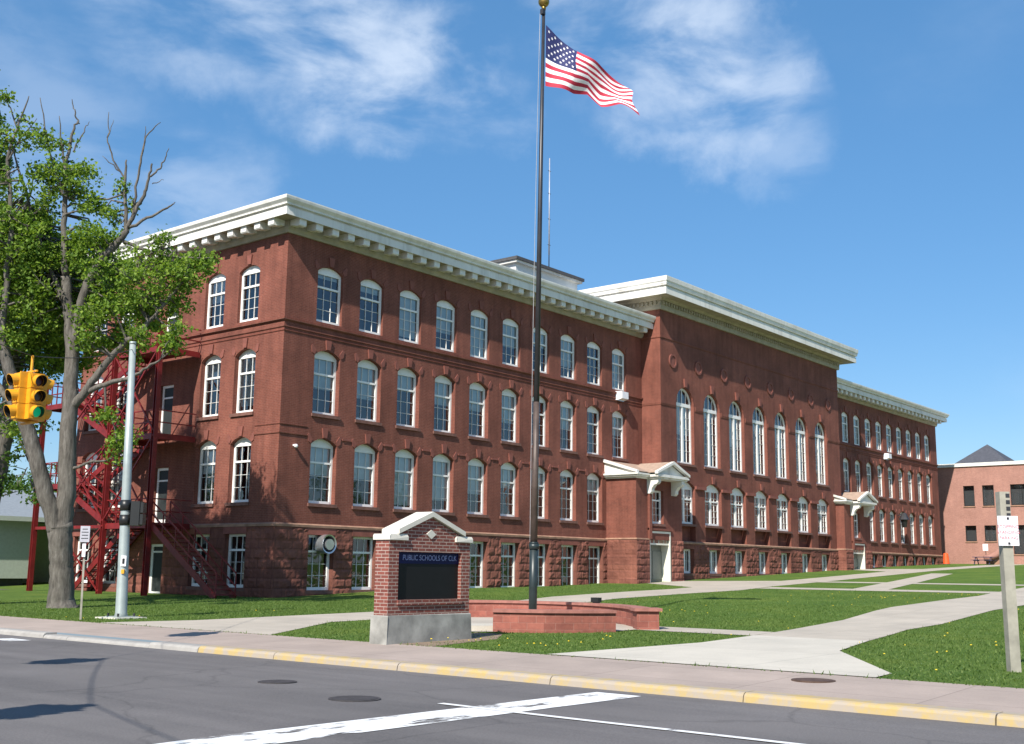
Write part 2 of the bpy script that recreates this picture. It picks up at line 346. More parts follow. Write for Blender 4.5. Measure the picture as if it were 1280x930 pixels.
        nr = np.empty(len(me.polygons)*3); me.polygons.foreach_get('normal', nr); nr = np.abs(nr.reshape(-1, 3))
        lt = np.empty(len(me.polygons), dtype=np.int64); me.polygons.foreach_get('loop_total', lt)
        ax = np.repeat(np.argmax(nr*np.array([1, 1, .9]), axis=1), lt); c = co[li]
        out = np.where((ax == 0)[:, None], c[:, [1, 2]], np.where((ax == 1)[:, None], c[:, [0, 2]], c[:, [0, 1]]))
        uv.data.foreach_set('uv', out.ravel())
        return me
    def build(s, name, mats, parent=None, smooth=False, loc=(0, 0, 0), rot=None):
        return place(name, s.mesh(name, mats, smooth), parent, loc, rot)
def place(name, me, parent=None, loc=(0, 0, 0), rot=None):
    o = bpy.data.objects.new(name, me); COL.objects.link(o); o.location = loc
    if rot: o.rotation_euler = rot
    if parent: o.parent = parent
    return o
def tag(o, label, cat, group=None, kind=None):
    if label: o['label'] = label
    if cat: o['category'] = cat
    if group: o['group'] = group
    if kind: o['kind'] = kind
    return o
def thing(name, label, cat, loc=(0, 0, 0), group=None, rot=None):
    o = bpy.data.objects.new(name, None); COL.objects.link(o); o.location = loc; o.empty_display_size = .3
    if rot: o.rotation_euler = rot
    return tag(o, label, cat, group)
def struct(name, mb, m): return tag(mb.build(name, m), None, None, None, 'structure')
def text_mesh(txt, size, extrude=.004, spacing=1.0):
    cu = bpy.data.curves.new('lettering', 'FONT'); cu.body = txt; cu.size = size; cu.extrude = extrude; cu.align_x = 'CENTER'; cu.align_y = 'CENTER'; cu.space_character = spacing
    o = bpy.data.objects.new('lettering', cu); COL.objects.link(o)
    me = bpy.data.meshes.new_from_object(o.evaluated_get(bpy.context.evaluated_depsgraph_get()))
    bpy.data.objects.remove(o); return me

# ------------------------------------------------------------------ ground
GX = [-60, -17.88, -15.5, -5, 0, 6, 13.5, 20, 28, 35, 57, 80, 120, 400]
GZ = [-.15, -.15, -.1, -.04, .02, .25, .36, .43, .67, .88, 1.6, 2.2, 3.0, 4.5]
def g(x): return float(np.interp(x, GX, GZ))
KX = -17.88                                               # kerb line, parallel to y
def sheet(poly, off, zf=None):
    import bmesh
    bm = bmesh.new(); bm.faces.new([bm.verts.new((x, y, 0)) for x, y in poly])
    for x in GX[1:-1]:
        bmesh.ops.bisect_plane(bm, geom=bm.verts[:]+bm.edges[:]+bm.faces[:], plane_co=(x, 0, 0), plane_no=(1, 0, 0))
    mb = MB()
    for f in bm.faces:
        pts = [v.co for v in f.verts]
        if f.normal.z < 0: pts = pts[::-1]
        mb.poly([(p.x, p.y, (zf(p.x) if zf else g(p.x))+off) for p in pts])
    bm.free(); return mb
mb = MB()
ys = [-400, 400]
xs = [-15.5]+[x for x in GX if x > -15.5]
for a, b in zip(xs, xs[1:]): mb.poly([(a, -400, g(a)), (b, -400, g(b)), (b, 400, g(b)), (a, 400, g(a))])
struct('lawn', mb, M['lawn'])
mb = MB()
for a, b, za, zb in ((-400, -60, -.3, -.34), (-60, -25, -.34, -.20), (-25, KX-.2, -.20, -.265)): mb.poly([(a, -400, za), (b, -400, zb), (b, 400, zb), (a, 400, za)])
struct('road', mb, M['road'])
def roadz(x): return float(np.interp(x, [-400, -60, -25, KX-.2], [-.3, -.34, -.20, -.265]))
mb = MB(); mb.poly([(KX, -400, -.15), (-15.5, -400, -.096), (-15.5, 400, -.096), (KX, 400, -.15)])
struct('sidewalk', mb, M['walk'])
# kerb: yellow painted stretches with joints, bare dropped stretch by the corner
def kerb(y0, y1, m, top=-.146, name='kerb'):
    mb = MB(); y = y0
    while y < y1-.01:
        e = min(y+3.05, y1); j = random.uniform(-.006, .006)
        pr = [(KX-.33+j, y+.008, -.34), (KX-.30+j, y+.008, top-.045), (KX-.275+j, y+.008, top-.015), (KX-.24+j, y+.008, top), (KX+.01, y+.008, top), (KX+.01, y+.008, -.34)]
        mb.prism(pr, (0, e-y-.016, 0)); y = e
    struct(name, mb, m)
kerb(-120, -20.2, M['kerb']); kerb(-20.2, -18.6, M['kerbplain'], -.155); kerb(-18.6, -14.6, M['kerbplain'], -.19); kerb(-14.6, 90, M['kerbplain'], -.15)
PATHS = {
 'path_to_doors': [(-15.5, -12.3), (-15.5, -19.0), (-11, -15.9), (-9.3, -15.7), (6, -13.4), (25, -10.6), (54, -8.7), (88, -7.0), (88, -4.9), (54, -6), (32, -7.4), (21, -7.5), (6, -10.3), (-5.5, -12.1), (-13, -12.9)],
 'door_apron': [(26.0, -2.1), (22.0, -7.6), (33, -7.6), (30.0, -2.1)],
 'door_apron_far': [(56.3, -2.1), (53, -6.2), (62, -6.2), (59.3, -2.1)],
 'cross_path': [(22.4, -11), (24.2, -11), (25.2, -60), (23.2, -60)],
 'cross_path_far': [(31.7, -9.7), (33.2, -9.7), (34.5, -60), (32.7, -60)],
 'slant_path': [(23.3, -17.4), (50, -12.0), (50, -10.5), (23.3, -15.6)],
 'wide_path': [(-7.9, -26.45), (-7.9, -29.05), (-3.2, -28.15), (7.5, -27.4), (24, -26.2), (60, -23), (60, -20.2), (23, -22.5), (4, -24.5)],
 'planter_path': [(-8.05, -22.4), (-8.05, -26.45), (-6.4, -26.2), (-6.4, -21.6)],
}
APRON = [(-15.5, -26.4), (-15.5, -32.2), (-14.75, -32.15), (-11, -29.75), (-7.9, -29.05), (-7.9, -26.45), (-10.9, -26.8)]
PLAZA = [(-12.2, -20.6), (-10.9, -22.0), (-9.0, -23.4), (-8.0, -23.4), (-6.4, -22.0), (-5.3, -20.2), (-4.9, -18.6), (-5.3, -17.0), (-6.3, -16.2), (-8.5, -16.0), (-11, -17.4)]
SOIL = [(-15.5, -22.3), (-15.5, -23.7), (-13, -23.2), (-11.6, -22.2), (-11.6, -21.4), (-13.2, -22.0)]
for i, (k, p) in enumerate(PATHS.items()): struct('path', sheet(p, .008+.0007*i), M['path'])
struct('path', sheet(APRON, .0145), M['newpath'])
struct('path', sheet(PLAZA, .0175), M['path'])
mb = MB(); mb.obox((-10.75, -20.75, -.02), Vector((.36, .42, 0)), Vector((.45, -.38, 0)), (0, 0, .07)); struct('path', mb, M['newpath'])
struct('bare_ground', sheet(SOIL, .0045), M['soil'])
struct('driveway', sheet([(-15.5, 18), (-2, 18), (-2, 23), (-15.5, 23)], .012), M['road'])
# road markings
mk = MB()
def mark(poly, m, off=.006):
    mb = MB(); mb.poly([(x, y, roadz(x)+off) for x, y in poly]); struct('road_marking', mb, m)
mark([(-30, -30.42), (-30, -29.68), (-25, -29.62), (-25, -30.36)], M['paint'])
mark([(-24.999, -30.36), (-24.999, -29.62), (-18.6, -29.60), (-18.6, -30.30)], M['paint'])
mark([(-21.30, -31.0), (-21.18, -31.0), (-21.14, -29.15), (-21.26, -29.15)], M['thinpaint'], .010)
mark([(-21.30, -60), (-21.18, -60), (-21.18, -31.001), (-21.30, -31.001)], M['thinpaint'], .010)
for x in (-19.3, -20.5): mark([(x, -15.3), (x+.5, -15.3), (x+.5, -14.4), (x, -14.4)], M['paint'])

# ------------------------------------------------------------------ the school
BLD = thing('school_building', 'long four storey red brick school with white bracketed cornice and arched windows', 'school building')
XL, XC, XR, YB, PC = 29.0, 56.4, 83.75, 16.4, -1.4      # wing / centre / wing ends, depth, centre projection
HT, WT, HC = 16.0, 3.16, 17.78
def arc(s0, s1, zs, rise, n=12):
    hw = (s1-s0)/2; 
    if rise <= 0: return []
    Rr = (hw*hw+rise*rise)/(2*rise); cz = zs+rise-Rr; a = math.asin(min(1, hw/Rr)) if rise <= hw else math.pi/2
    return [((s0+s1)/2+Rr*math.sin(t), cz+Rr*math.cos(t)) for t in np.linspace(-a, a, n+1)[1:-1]]
rng = np.random.RandomState(3)
def rough(mb, to3, s0, s1, z0, z1, amp=.10, bw=.62, bh=.41):
    ns = max(2, int((s1-s0)/.10)); nz = max(2, int((z1-z0)/.10)); k = len(mb.v)
    for j in range(nz+1):
        z = z0+(z1-z0)*j/nz
        for i in range(ns+1):
            s = s0+(s1-s0)*i/ns
            row = math.floor(z/bh); fz = z/bh-row; u = s/bw+(.5 if row % 2 else 0); fs = u-math.floor(u)
            e = min(min(fz, 1-fz)*bh, min(fs, 1-fs)*bw, s-s0+.03, s1-s+.03)
            h = math.sin(math.floor(u)*12.9898+row*78.233)*43758.5453; h -= math.floor(h)
            d = amp*min(1, e/.07)*(.35+.65*h)*(.65+.35*rng.rand()+.35*math.sin(s*9+row*3)*math.sin(z*11+h*9))
            if i in (0, ns) or j in (0, nz): d = 0
            mb.v.append(to3(s, -d, z))
    for j in range(nz):
        for i in range(ns):
            a = k+j*(ns+1)+i; mb.f.append((a, a+1, a+ns+2, a+ns+1)); mb.m.append(0)
def facade(mb, to3, sA, sB, zA, zB, ops, depth, rustic=0):
    cols = {}
    for o in ops: cols.setdefault((o[0], o[1]), []).append(o)
    P = lambda pts: mb.poly([to3(s, 0, z) for s, z in pts])
    def strip(a, b, z0=zA, z1=zB):
        if b-a < 1e-4: return
        if rustic: rough(mb, to3, a, b, z0, z1, rustic)
        else: P([(a, z0), (b, z0), (b, z1), (a, z1)])
    prev = sA
    for (s0, s1) in sorted(cols):
        strip(prev, s0); cur = [(s0, zA), (s1, zA)]
        for (_, _, z0, zs, rise) in sorted(cols[(s0, s1)], key=lambda o: o[2]):
            if z0 > zA+1e-4:
                P(cur+[(s1, z0), (s0, z0)])
            top = [(s0, zs)]+arc(s0, s1, zs, rise)+[(s1, zs)]
            ring = [(s0, z0)]+top+[(s1, z0)]
            for (a, b) in zip(ring, ring[1:]+ring[:1]): mb.poly([to3(a[0], 0, a[1]), to3(b[0], 0, b[1]), to3(b[0], depth, b[1]), to3(a[0], depth, a[1])])
            cur = top
        P(cur+[(s1, zB), (s0, zB)]); prev = s1
    strip(prev, sB)
# ---- window kinds: local x along the wall, y into it, z up from the sill
def ring_prism(mb, outer, inner, y0, y1):
    n = len(outer)
    for i in range(n-1):
        mb.prism([(outer[i][0], y0, outer[i][1]), (outer[i+1][0], y0, outer[i+1][1]), (inner[i+1][0], y0, inner[i+1][1]), (inner[i][0], y0, inner[i][1])], (0, y1-y0, 0))
def win_mesh(kind, w, h, rise, sd=.1):
    f, p = MB(), MB(); fw = .115
    J = lambda x0, x1, z0, z1, y0=.09, y1=.19: f.box(x0, x1, y0, y1, z0, z1)
    if kind in ('seg', 'rect'):
        J(0, fw, .0, h); J(w-fw, w, .0, h); J(fw, w-fw, 0, .13, .06, .19)
        if kind == 'seg':
            zt = h-.10
            pts = [(fw, zt), (fw, h)]+[(x, z) for x, z in [(0, h)]+arc(0, w, h, rise)+[(w, h)]]+[(w-fw, h), (w-fw, zt)]
            pts = [(fw, zt), (fw, h-.002), (0.001, h)]+arc(0, w, h, rise)+[(w-.001, h), (w-fw, h-.002), (w-fw, zt)]
            f.prism([(x, .085, z) for x, z in pts], (0, .105, 0))
        else:
            zt = h-.11; J(fw, w-fw, zt, h)
        tz = .70*h; J(fw, w-fw, tz-.045, tz+.045, .08, .19)
        iw = (w-2*fw)
        for i in (1, 2):
            x = fw+iw*i/3; J(x-.009, x+.009, .13, zt, .115, .165)
        for i in (1, 2):
            z = .13+(tz-.17)*i/3; J(fw, w-fw, z-.008, z+.008, .118, .162)
        p.poly([(fw, .15, .1), (w-fw, .15, .1), (w-fw, .15, zt+.02), (fw, .15, zt+.02)])
    elif kind in ('semi', 'pair', 'low'):
        fw = .14; cx = w/2
        J(0, fw, 0, h); J(w-fw, w, 0, h); J(fw, w-fw, 0, .14, .06, .19)
        J(cx-.10, cx+.10, .14, h, .07, .19)
        if kind == 'semi':
            J(fw, w-fw, h-.12, h+.10, .05, .19)
            o = [(0, h)]+arc(0, w, h, rise, 18)+[(w, h)]; i_ = [(fw, h)]+arc(fw, w-fw, h, rise-fw, 18)+[(w-fw, h)]
            ring_prism(f, o, i_, .09, .19)
            J(cx-.03, cx+.03, h+.1, h+rise-fw, .1, .18); J(cx-.52, cx-.49, h+.1, h+(rise-fw)*.8, .115, .165); J(cx+.49, cx+.52, h+.1, h+(rise-fw)*.8, .115, .165)
            p.poly([(x, .15, z) for x, z in [(fw, .1), (w-fw, .1)]+i_[::-1]])
            ng = 5
        elif kind == 'pair':
            pts = [(fw, h-.12), (fw, h-.002), (.001, h)]+arc(0, w, h, rise)+[(w-.001, h), (w-fw, h-.002), (w-fw, h-.12)]
            f.prism([(x, .085, z) for x, z in pts], (0, .105, 0))
            J(fw, w-fw, .68*h-.05, .68*h+.05, .08, .19); p.poly([(fw, .15, .1), (w-fw, .15, .1), (w-fw, .15, h-.1), (fw, .15, h-.1)]); ng = 5
        else:
            J(fw, w-fw, h-.12, h); p.poly([(fw, .15, .1), (w-fw, .15, .1), (w-fw, .15, h-.1), (fw, .15, h-.1)]); ng = 2
        hw = (w-2*fw-.2)/2
        for x in (fw+hw/2, cx+.1+hw/2): J(x-.008, x+.008, .14, h-.1, .115, .165)
        for i in range(1, ng):
            z = .14+(h-.24)*i/ng; J(fw, w-fw, z-.008, z+.008, .118, .162)
    s = MB(); s.box(-.07, w+.07, -sd-.085, .05, -.15, -.005)
    return f.mesh('window', M['frame']), p.mesh('pane', M['glass']), s.mesh('sill', M['sillstone'])
KINDS = {}
def kind_mesh(kind, w, h, rise, sd=.1):
    k = (kind, round(w, 3), round(h, 3), round(rise, 3), round(sd, 3))
    if k not in KINDS: KINDS[k] = win_mesh(*k)
    return KINDS[k]
BLM = {}
def blind_mesh(w, h, frac, rise=0):
    k = (round(w, 3), round(h, 3), round(frac, 2))
    if k not in BLM:
        b = MB(); z0 = h-.12-(h-.26)*frac; b.box(.13, w-.13, .225, .235, z0, h-.05)
        b.box(.13, w-.13, .215, .24, z0-.03, z0); BLM[k] = b.mesh('blind', M['blind'])
    return BLM[k]
NWIN = [0]
def window(kind, s, d, z, w, h, rise, side='long', blind=None, sill=True, openlow=False):
    fm, pm, sm = kind_mesh(kind, w, h, rise, max(.05, d-(PC if d < -.9 else 0)))
    if side == 'long': loc, rot = (s, d, z), None
    else: loc, rot = (d, s+w, z), (0, 0, -math.pi/2)
    if openlow: pass
    o = place('window', fm, BLD, loc, rot); place('pane', pm, o)
    if sill: place('sill', sm, o)
    if blind: place('blind', blind_mesh(w, h, blind), o)
    NWIN[0] += 1
    return o
WW = 1.54
long_rows = [(4.1, 6.72, .29), (8.1, 10.74, .29), (12.3, 14.66, .27)]
lx = [1.81+2.65*i for i in range(10)]
rx = [61.25+2.53*i-2.53 for i in range(9)]
rx = [60.40+2.50*i for i in range(9)]
def to_long(y0): return lambda s, d, z: (s, y0+d, z)
def to_short(x0): return lambda s, d, z: (x0+d, s, z)
# upper brick walls, one mesh
wall = MB(); DEP = .40
facade(wall, to_long(0), 0, XL, WT-.02, HT+.3, [(x, x+WW, a, b, r) for x in lx for a, b, r in long_rows], DEP)
facade(wall, to_long(0), XC, XR, WT-.02, HT+.3, [(x, x+WW, a, b, r) for i, x in enumerate(rx) for j, (a, b, r) in enumerate(long_rows) if not (j == 0 and i < 2)], DEP)
sx = [1.88, 4.40, 11.70, 14.22]; SW = 1.49
dz = [(3.25, 5.9), (7.25, 9.9), (11.25, 13.9)]
facade(wall, to_short(0), 0, YB, WT-.02, HT+.3, [(y, y+SW, a, b, r) for y in sx for a, b, r in long_rows]+[(8.0, 9.05, a, b, 0) for a, b in dz], DEP)
# centre block
cxs = [30.87+3.48*i for i in range(7)]; CW = 2.22
facade(wall, to_long(PC), XL, XC, WT-.02, HC+.3, [(x, x+CW, 8.12, 11.95, 1.11) for x in cxs]+[(x, x+CW, WT-.02, 6.62, .40) for x in cxs], .42)
for x in cxs: wall.poly([(x-.01, PC+.415, WT-.1), (x+CW+.01, PC+.415, WT-.1), (x+CW+.01, PC+.415, 4.3), (x-.01, PC+.415, 4.3)])
for x in (XL, XC): wall.poly([(x, PC, WT-.02), (x, 9, WT-.02), (x, 9, HC+.3), (x, PC, HC+.3)])
# hidden walls
wall.poly([(XR, 0, 0), (XR, YB, 0), (XR, YB, HT+.3), (XR, 0, HT+.3)]); wall.poly([(0, YB, -.3), (XR, YB, -.3), (XR, YB, HT+.3), (0, YB, HT+.3)])
wall.poly([(XL, 9, HT), (XC, 9, HT), (XC, 9, HC+.3), (XL, 9, HC+.3)])
wall.build('wall', M['brick'], BLD)
# stone base course
BP = -.07; BS = [MB() for _ in range(4)]; base = BS[0]
bx = lambda x: (x+.04, x+WW-.02)
facade(base, to_long(BP), -.07, 25.0, -.4, WT-.13, [(bx(x)[0], bx(x)[1], .32, 2.72, 0) for x in lx if x < 24.6], .36, .08)
base = BS[1]; facade(base, to_long(BP), 60.4, XR+.07, .8, WT-.13, [(x+.1, x+1.5, 1.86, 2.90, 0) for x in rx[2:]]+[], .5, .09)
base = BS[2]; facade(base, to_short(BP), -.07, YB, -.4, WT-.13, [(1.84, 3.29, .40, 2.72, 0), (4.42, 5.87, .40, 2.72, 0), (7.95, 9.05, -.1, 2.3, 0), (11.7, 13.19, .4, 2.72, 0), (14.22, 15.71, .4, 2.72, 0)], .36, .06)
base = BS[3]; facade(base, to_long(PC-.07), 30.2, 55.2, .2, WT-.13, [(x+.35, x+CW-.35, 1.2, 2.72, 0) for x in cxs], .40, .085)
for base in BS: base.build('stone_base', M['sand'], BLD)
# water table and string courses
bnd = MB()
prof = [(.0, WT-.13), (.13, WT-.13), (.14, WT-.03), (.05, WT+.03), (0, WT+.03)]
for path in ([(0, YB), (0, 0), (25.0, 0)], [(60.4, 0), (XR, 0)], [(30.2, PC), (55.2, PC)]): bnd = MB(); bnd.sweep(path, prof); bnd.build('water_table', M['band'], BLD)
def course(path, z0, z1, o): st = MB(); st.sweep(path, [(-.01, z0), (o*.5, z0), (o, z0+(z1-z0)*.4), (o, z1), (-.01, z1)]); st.build('string_course', M['brick'], BLD)
for path in ([(0, YB), (0, 0), (XL, 0)], [(XC, 0), (XR, 0)]):
    course(path, 12.02, 12.14, .11); course(path, 11.72, 11.80, .05); course(path, 11.56, 11.62, .035)
course([(XL, 9), (XL, PC), (XC, PC)], 15.9, 16.05, .05); course([(XL, 0), (XL, PC), (cxs[0]-.12, PC)], 11.62, 11.95, .055)
for i in range(6): course([(cxs[i]+CW+.12, PC), (cxs[i+1]-.12, PC)], 11.62, 11.95, .055)
course([(cxs[6]+CW+.12, PC), (XC, PC)], 11.62, 11.95, .055)
course([(0, 1.7), (0, 0), (1.55, 0)], 7.42, 7.48, .03); course([(0, 1.7), (0, 0), (1.55, 0)], 7.02, 7.10, .045)
# arch stones of each window, capitals, medallions, lintels
def stone(mb, to3, pts, d0, d1):
    a = [to3(s, d0, z) for s, z in pts]; b = Vector(to3(0, d1, 0))-Vector(to3(0, d0, 0)); mb.prism(a, b)
def arch_trim(to3, s, w, zs, rise, big=True):
    tr = MB(); c = s+w/2; t = zs+rise
    stone(tr, to3, [(c-.11, t+.03), (c+.11, t+.03), (c+.17, t+.46), (c-.17, t+.46)], -.07, .02)
    if big:
        for sg in (-1, 1):
            x = c+sg*(w/2+.03)
            stone(tr, to3, [(x, zs+.02), (x-sg*.10, zs+.20), (x+sg*.10, zs+.46), (x+sg*.20, zs+.40), (x+sg*.15, zs+.10)], -.035, .02)
    tr.build('arch_stones', M['trim'], BLD)
for x in lx:
    for j, (a, b, r) in enumerate(long_rows): arch_trim(to_long(0), x, WW, b, r, True)
for i, x in enumerate(rx):
    for j, (a, b, r) in enumerate(long_rows):
        if not (j == 0 and i < 2): arch_trim(to_long(0), x, WW, b, r)
for y in sx[:2]:
    for (a, b, r) in long_rows: arch_trim(to_short(0), y, SW, b, r, a < 12)
for a, b in zip(lx, lx[1:]):
    m = MB(); m.box(a+WW+.30, b-.30, -.05, .02, 7.02, 7.10); m.build('string_course', M['trim'], BLD)
for i, x in enumerate(cxs):
    c = x+CW/2; tr = MB(); stone(tr, to_long(PC), [(c-.13, 13.08), (c+.13, 13.08), (c+.2, 13.62), (c-.2, 13.62)], -.11, .02); tr.build('keystone', M['trim'], BLD)
    tr = MB(); stone(tr, to_long(PC), [(c-.14, 7.04), (c+.14, 7.04), (c+.2, 7.5), (c-.2, 7.5)], -.09, .02); tr.build('keystone', M['trim'], BLD)
    tr = MB()
    if i: x_ = cxs[i-1]+CW; stone(tr, to_long(PC), [(x_-.02, 6.55), (x+.02, 6.55), (x+.02, 6.75), (x_-.02, 6.75)], -.13, .02); tr.build('pier_capital', M['trim'], BLD)
meds = [cxs[0]-.40]+[(a+b+CW)/2 for a, b in zip(cxs, cxs[1:])]+[cxs[6]+CW+.40]
for c in meds:
    k = MB(); o = [(c+.46*math.sin(t), 14.6+.46*math.cos(t)) for t in np.linspace(0, 2*math.pi, 21)]; i_ = [(c+.34*math.sin(t), 14.6+.34*math.cos(t)) for t in np.linspace(0, 2*math.pi, 21)]
    for q in range(20): k.prism([(o[q][0], PC-.07, o[q][1]), (o[q+1][0], PC-.07, o[q+1][1]), (i_[q+1][0], PC-.07, i_[q+1][1]), (i_[q][0], PC-.07, i_[q][1])], (0, .08, 0))
    k.prism([(a, PC-.025, b) for a, b in i_[:-1]], (0, .03, 0)); k.build('medallion', M['trim'], BLD)
for x0, x1 in [(1.84-.1, 3.29+.1), (4.42-.1, 5.87+.1), (11.6, 13.29), (14.12, 15.8)]: m = MB(); m.box(BP-.05, BP+.03, x0, x1, 2.72, 3.02); m.build('lintel', M['trim'], BLD)
for x in lx:
    if x < 24.6: m = MB(); m.box(bx(x)[0]-.08, bx(x)[1]+.08, BP-.03, BP+.03, 2.72, 3.02); m.build('lintel', M['trim'], BLD)
# rooms behind the glass
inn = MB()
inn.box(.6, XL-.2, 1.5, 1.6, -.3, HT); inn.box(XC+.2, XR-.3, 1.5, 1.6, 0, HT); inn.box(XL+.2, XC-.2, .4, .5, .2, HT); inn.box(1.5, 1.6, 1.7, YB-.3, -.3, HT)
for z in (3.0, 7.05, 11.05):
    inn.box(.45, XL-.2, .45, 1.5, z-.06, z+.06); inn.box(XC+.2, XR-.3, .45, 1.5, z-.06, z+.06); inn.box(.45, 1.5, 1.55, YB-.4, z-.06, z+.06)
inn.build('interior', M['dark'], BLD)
# roofs
for q in ((.1, XL, .1, YB-.1, 16.6, 16.9), (XC, XR-.1, .1, YB-.1, 16.6, 16.9), (XL+.1, XC-.1, PC+.1, 8.9, 18.6, 18.9)): rf = MB(); rf.box(*q); rf.build('roof', M['roof'], BLD)
# cornices
wq = [(-.02, 16.0), (.10, 16.0), (.13, 16.10), (.18, 16.20), (.18, 16.52), (.86, 16.53), (.86, 16.60), (-.02, 16.60)]
wp = [(.5, 16.60), (.861, 16.60), (.861, 16.49), (.90, 16.49), (.90, 16.84), (.83, 16.85), (.83, 16.91), (.98, 16.93), (.98, 17.0), (1.0, 17.03), (1.10, 17.14), (1.12, 17.24), (1.12, 17.29), (.3, 17.42), (-.02, 17.42)]
for path in ([(0, YB), (0, 0), (XL+.004, 0)], [(XC-.004, 0), (XR, 0), (XR, YB)]):
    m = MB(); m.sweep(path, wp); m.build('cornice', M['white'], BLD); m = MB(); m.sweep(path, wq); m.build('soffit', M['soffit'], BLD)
cc = MB()
cq = [(-.02, 17.74), (.14, 17.74), (.17, 17.86), (.17, 18.02), (.17, 18.26), (.32, 18.30), (.42, 18.42), (1.16, 18.43), (1.16, 18.50), (-.02, 18.50)]
cp = [(.5, 18.50), (1.161, 18.50), (1.161, 18.38), (1.20, 18.38), (1.20, 18.82), (1.13, 18.83), (1.13, 18.90), (1.27, 18.93), (1.27, 19.0), (1.29, 19.02), (1.29, 19.12), (1.34, 19.2), (1.36, 19.42), (1.36, 19.48), (.3, 19.58), (-.02, 19.58)]
cc.sweep([(XL, 8.8), (XL, PC), (XC, PC), (XC, 8.8)], cp)
cc.build('cornice', M['white'], BLD)
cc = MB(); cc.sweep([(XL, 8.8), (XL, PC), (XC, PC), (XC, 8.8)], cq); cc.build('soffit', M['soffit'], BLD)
dn = MB()
y = PC+.1
while y < 8.5: dn.box(XL-.28, XL-.165, y, y+.15, 18.03, 18.25); y += .32
x = XL
while x < XC: dn.box(x, x+.15, PC-.28, PC-.165, 18.03, 18.25); x += .32
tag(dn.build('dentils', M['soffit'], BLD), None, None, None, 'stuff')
bp = [(.175, 16.529), (.80, 16.529), (.80, 16.24), (.76, 16.19), (.55, 16.20), (.36, 16.26), (.175, 16.28)]
m = MB(); m.prism([(0, -o, z) for o, z in bp], (.40, 0, 0)); bme = m.mesh('bracket', M['white'])
for k in range(31):
    if -.07+.97*k < XL-.4: place('bracket', bme, BLD, (-.07+.97*k, 0, 0))
for k in range(29):
    if XC+.3+.97*k < XR: place('bracket', bme, BLD, (XC+.3+.97*k, 0, 0))
for k in range(17):
    if .2+.97*k < YB-.4: place('bracket', bme, BLD, (0, .47+.97*k, 0), (0, 0, -math.pi/2))
# windows
b3 = [.55, .6, .3, .45, .45, .6, 0, .5, 0, .45]; b4 = [.05, .1, .92, .6, 1, .55, .35, .7, 0, 1]; b2 = [.5, .5, .95, .8, .6, .4, .35, 0, .35, .2]
for i, x in enumerate(lx):
    for (a, b, r), bl, sl_ in ((long_rows[0], b2, 1), (long_rows[1], b3, 1), (long_rows[2], b4, 0)):
        window('seg', x, .16 if sl_ else .07, a, WW, b-a, r, blind=bl[i] or None, sill=bool(sl_))
    if x < 24.6: window('rect', bx(x)[0], .10, .32, WW-.06, 2.40, 0)
for i, x in enumerate(rx):
    for j, (a, b, r) in enumerate(long_rows):
        if j == 0 and i < 2: continue
        window('seg', x, .14 if j < 2 else .07, a, WW, b-a, r, blind=[.5, .7, .95][j] if (i*7+j) % 4 else .4, sill=j < 2)
for k, y in enumerate(sx):
    for j, (a, b, r) in enumerate(long_rows): window('seg', y, .14 if j < 2 else .07, a, SW, b-a, r, 'short', blind=[None, .45, .9, .35][(k+2*j) % 4], sill=j < 2)
for y in (1.84, 4.42, 11.7, 14.22): window('rect', y, .06, .40, 1.45 if y < 6 else 1.49, 2.32, 0, 'short')
for i, x in enumerate(cxs):
    window('semi', x, PC+.14, 8.12, CW, 3.83, 1.11, blind=[.5, .1, .55, .15, .4, .2, .3][i])
    window('pair', x, PC+.14+.0, 4.30, CW, 2.32, .40, blind=None if i % 3 else .3)
    window('low', x+.35, PC+.14, 1.2, CW-.7, 1.52, 0)
fb = MB()
for x in rx[2:]:
    fb.box(x+.1, x+.22, .20, .28, 1.86, 2.90); fb.box(x+1.38, x+1.5, .20, .28, 1.86, 2.90); fb.box(x+.22, x+1.38, .20, .28, 1.86, 2.0); fb.box(x+.75, x+.85, .20, .28, 2.0, 2.90)
    fb.box(x, x+1.6, -.16, .1, 1.72, 1.85)
tag(fb.build('window', M['frame'], BLD), None, None, None, 'stuff')
# doors of the short side, behind the fire escape
for a, b in [(-.1, 2.3)]+dz:
    yd = 7.95 if a < 0 else 8.0; d0 = BP if a < 0 else 0
    m = MB(); m.box(d0+.12, d0+.20, yd, yd+.12, a, b); m.box(d0+.12, d0+.20, yd+.93, yd+1.05 if a > 0 else yd+1.1, a, b); m.box(d0+.12, d0+.20, yd+.12, yd+.93, b-.12, b); m.box(d0+.12, d0+.20, yd+.12, yd+.93, a, a+.2); m.box(d0+.13, d0+.19, yd+.12, yd+.93, a+2.0, a+2.08)
    o = m.build('door', M['frame'], BLD); p = MB(); p.poly([(d0+.16, yd+.1, a+.15), (d0+.16, yd+.95, a+.15), (d0+.16, yd+.95, b-.1), (d0+.16, yd+.1, b-.1)]); p.build('pane', M['doorglass'], o)
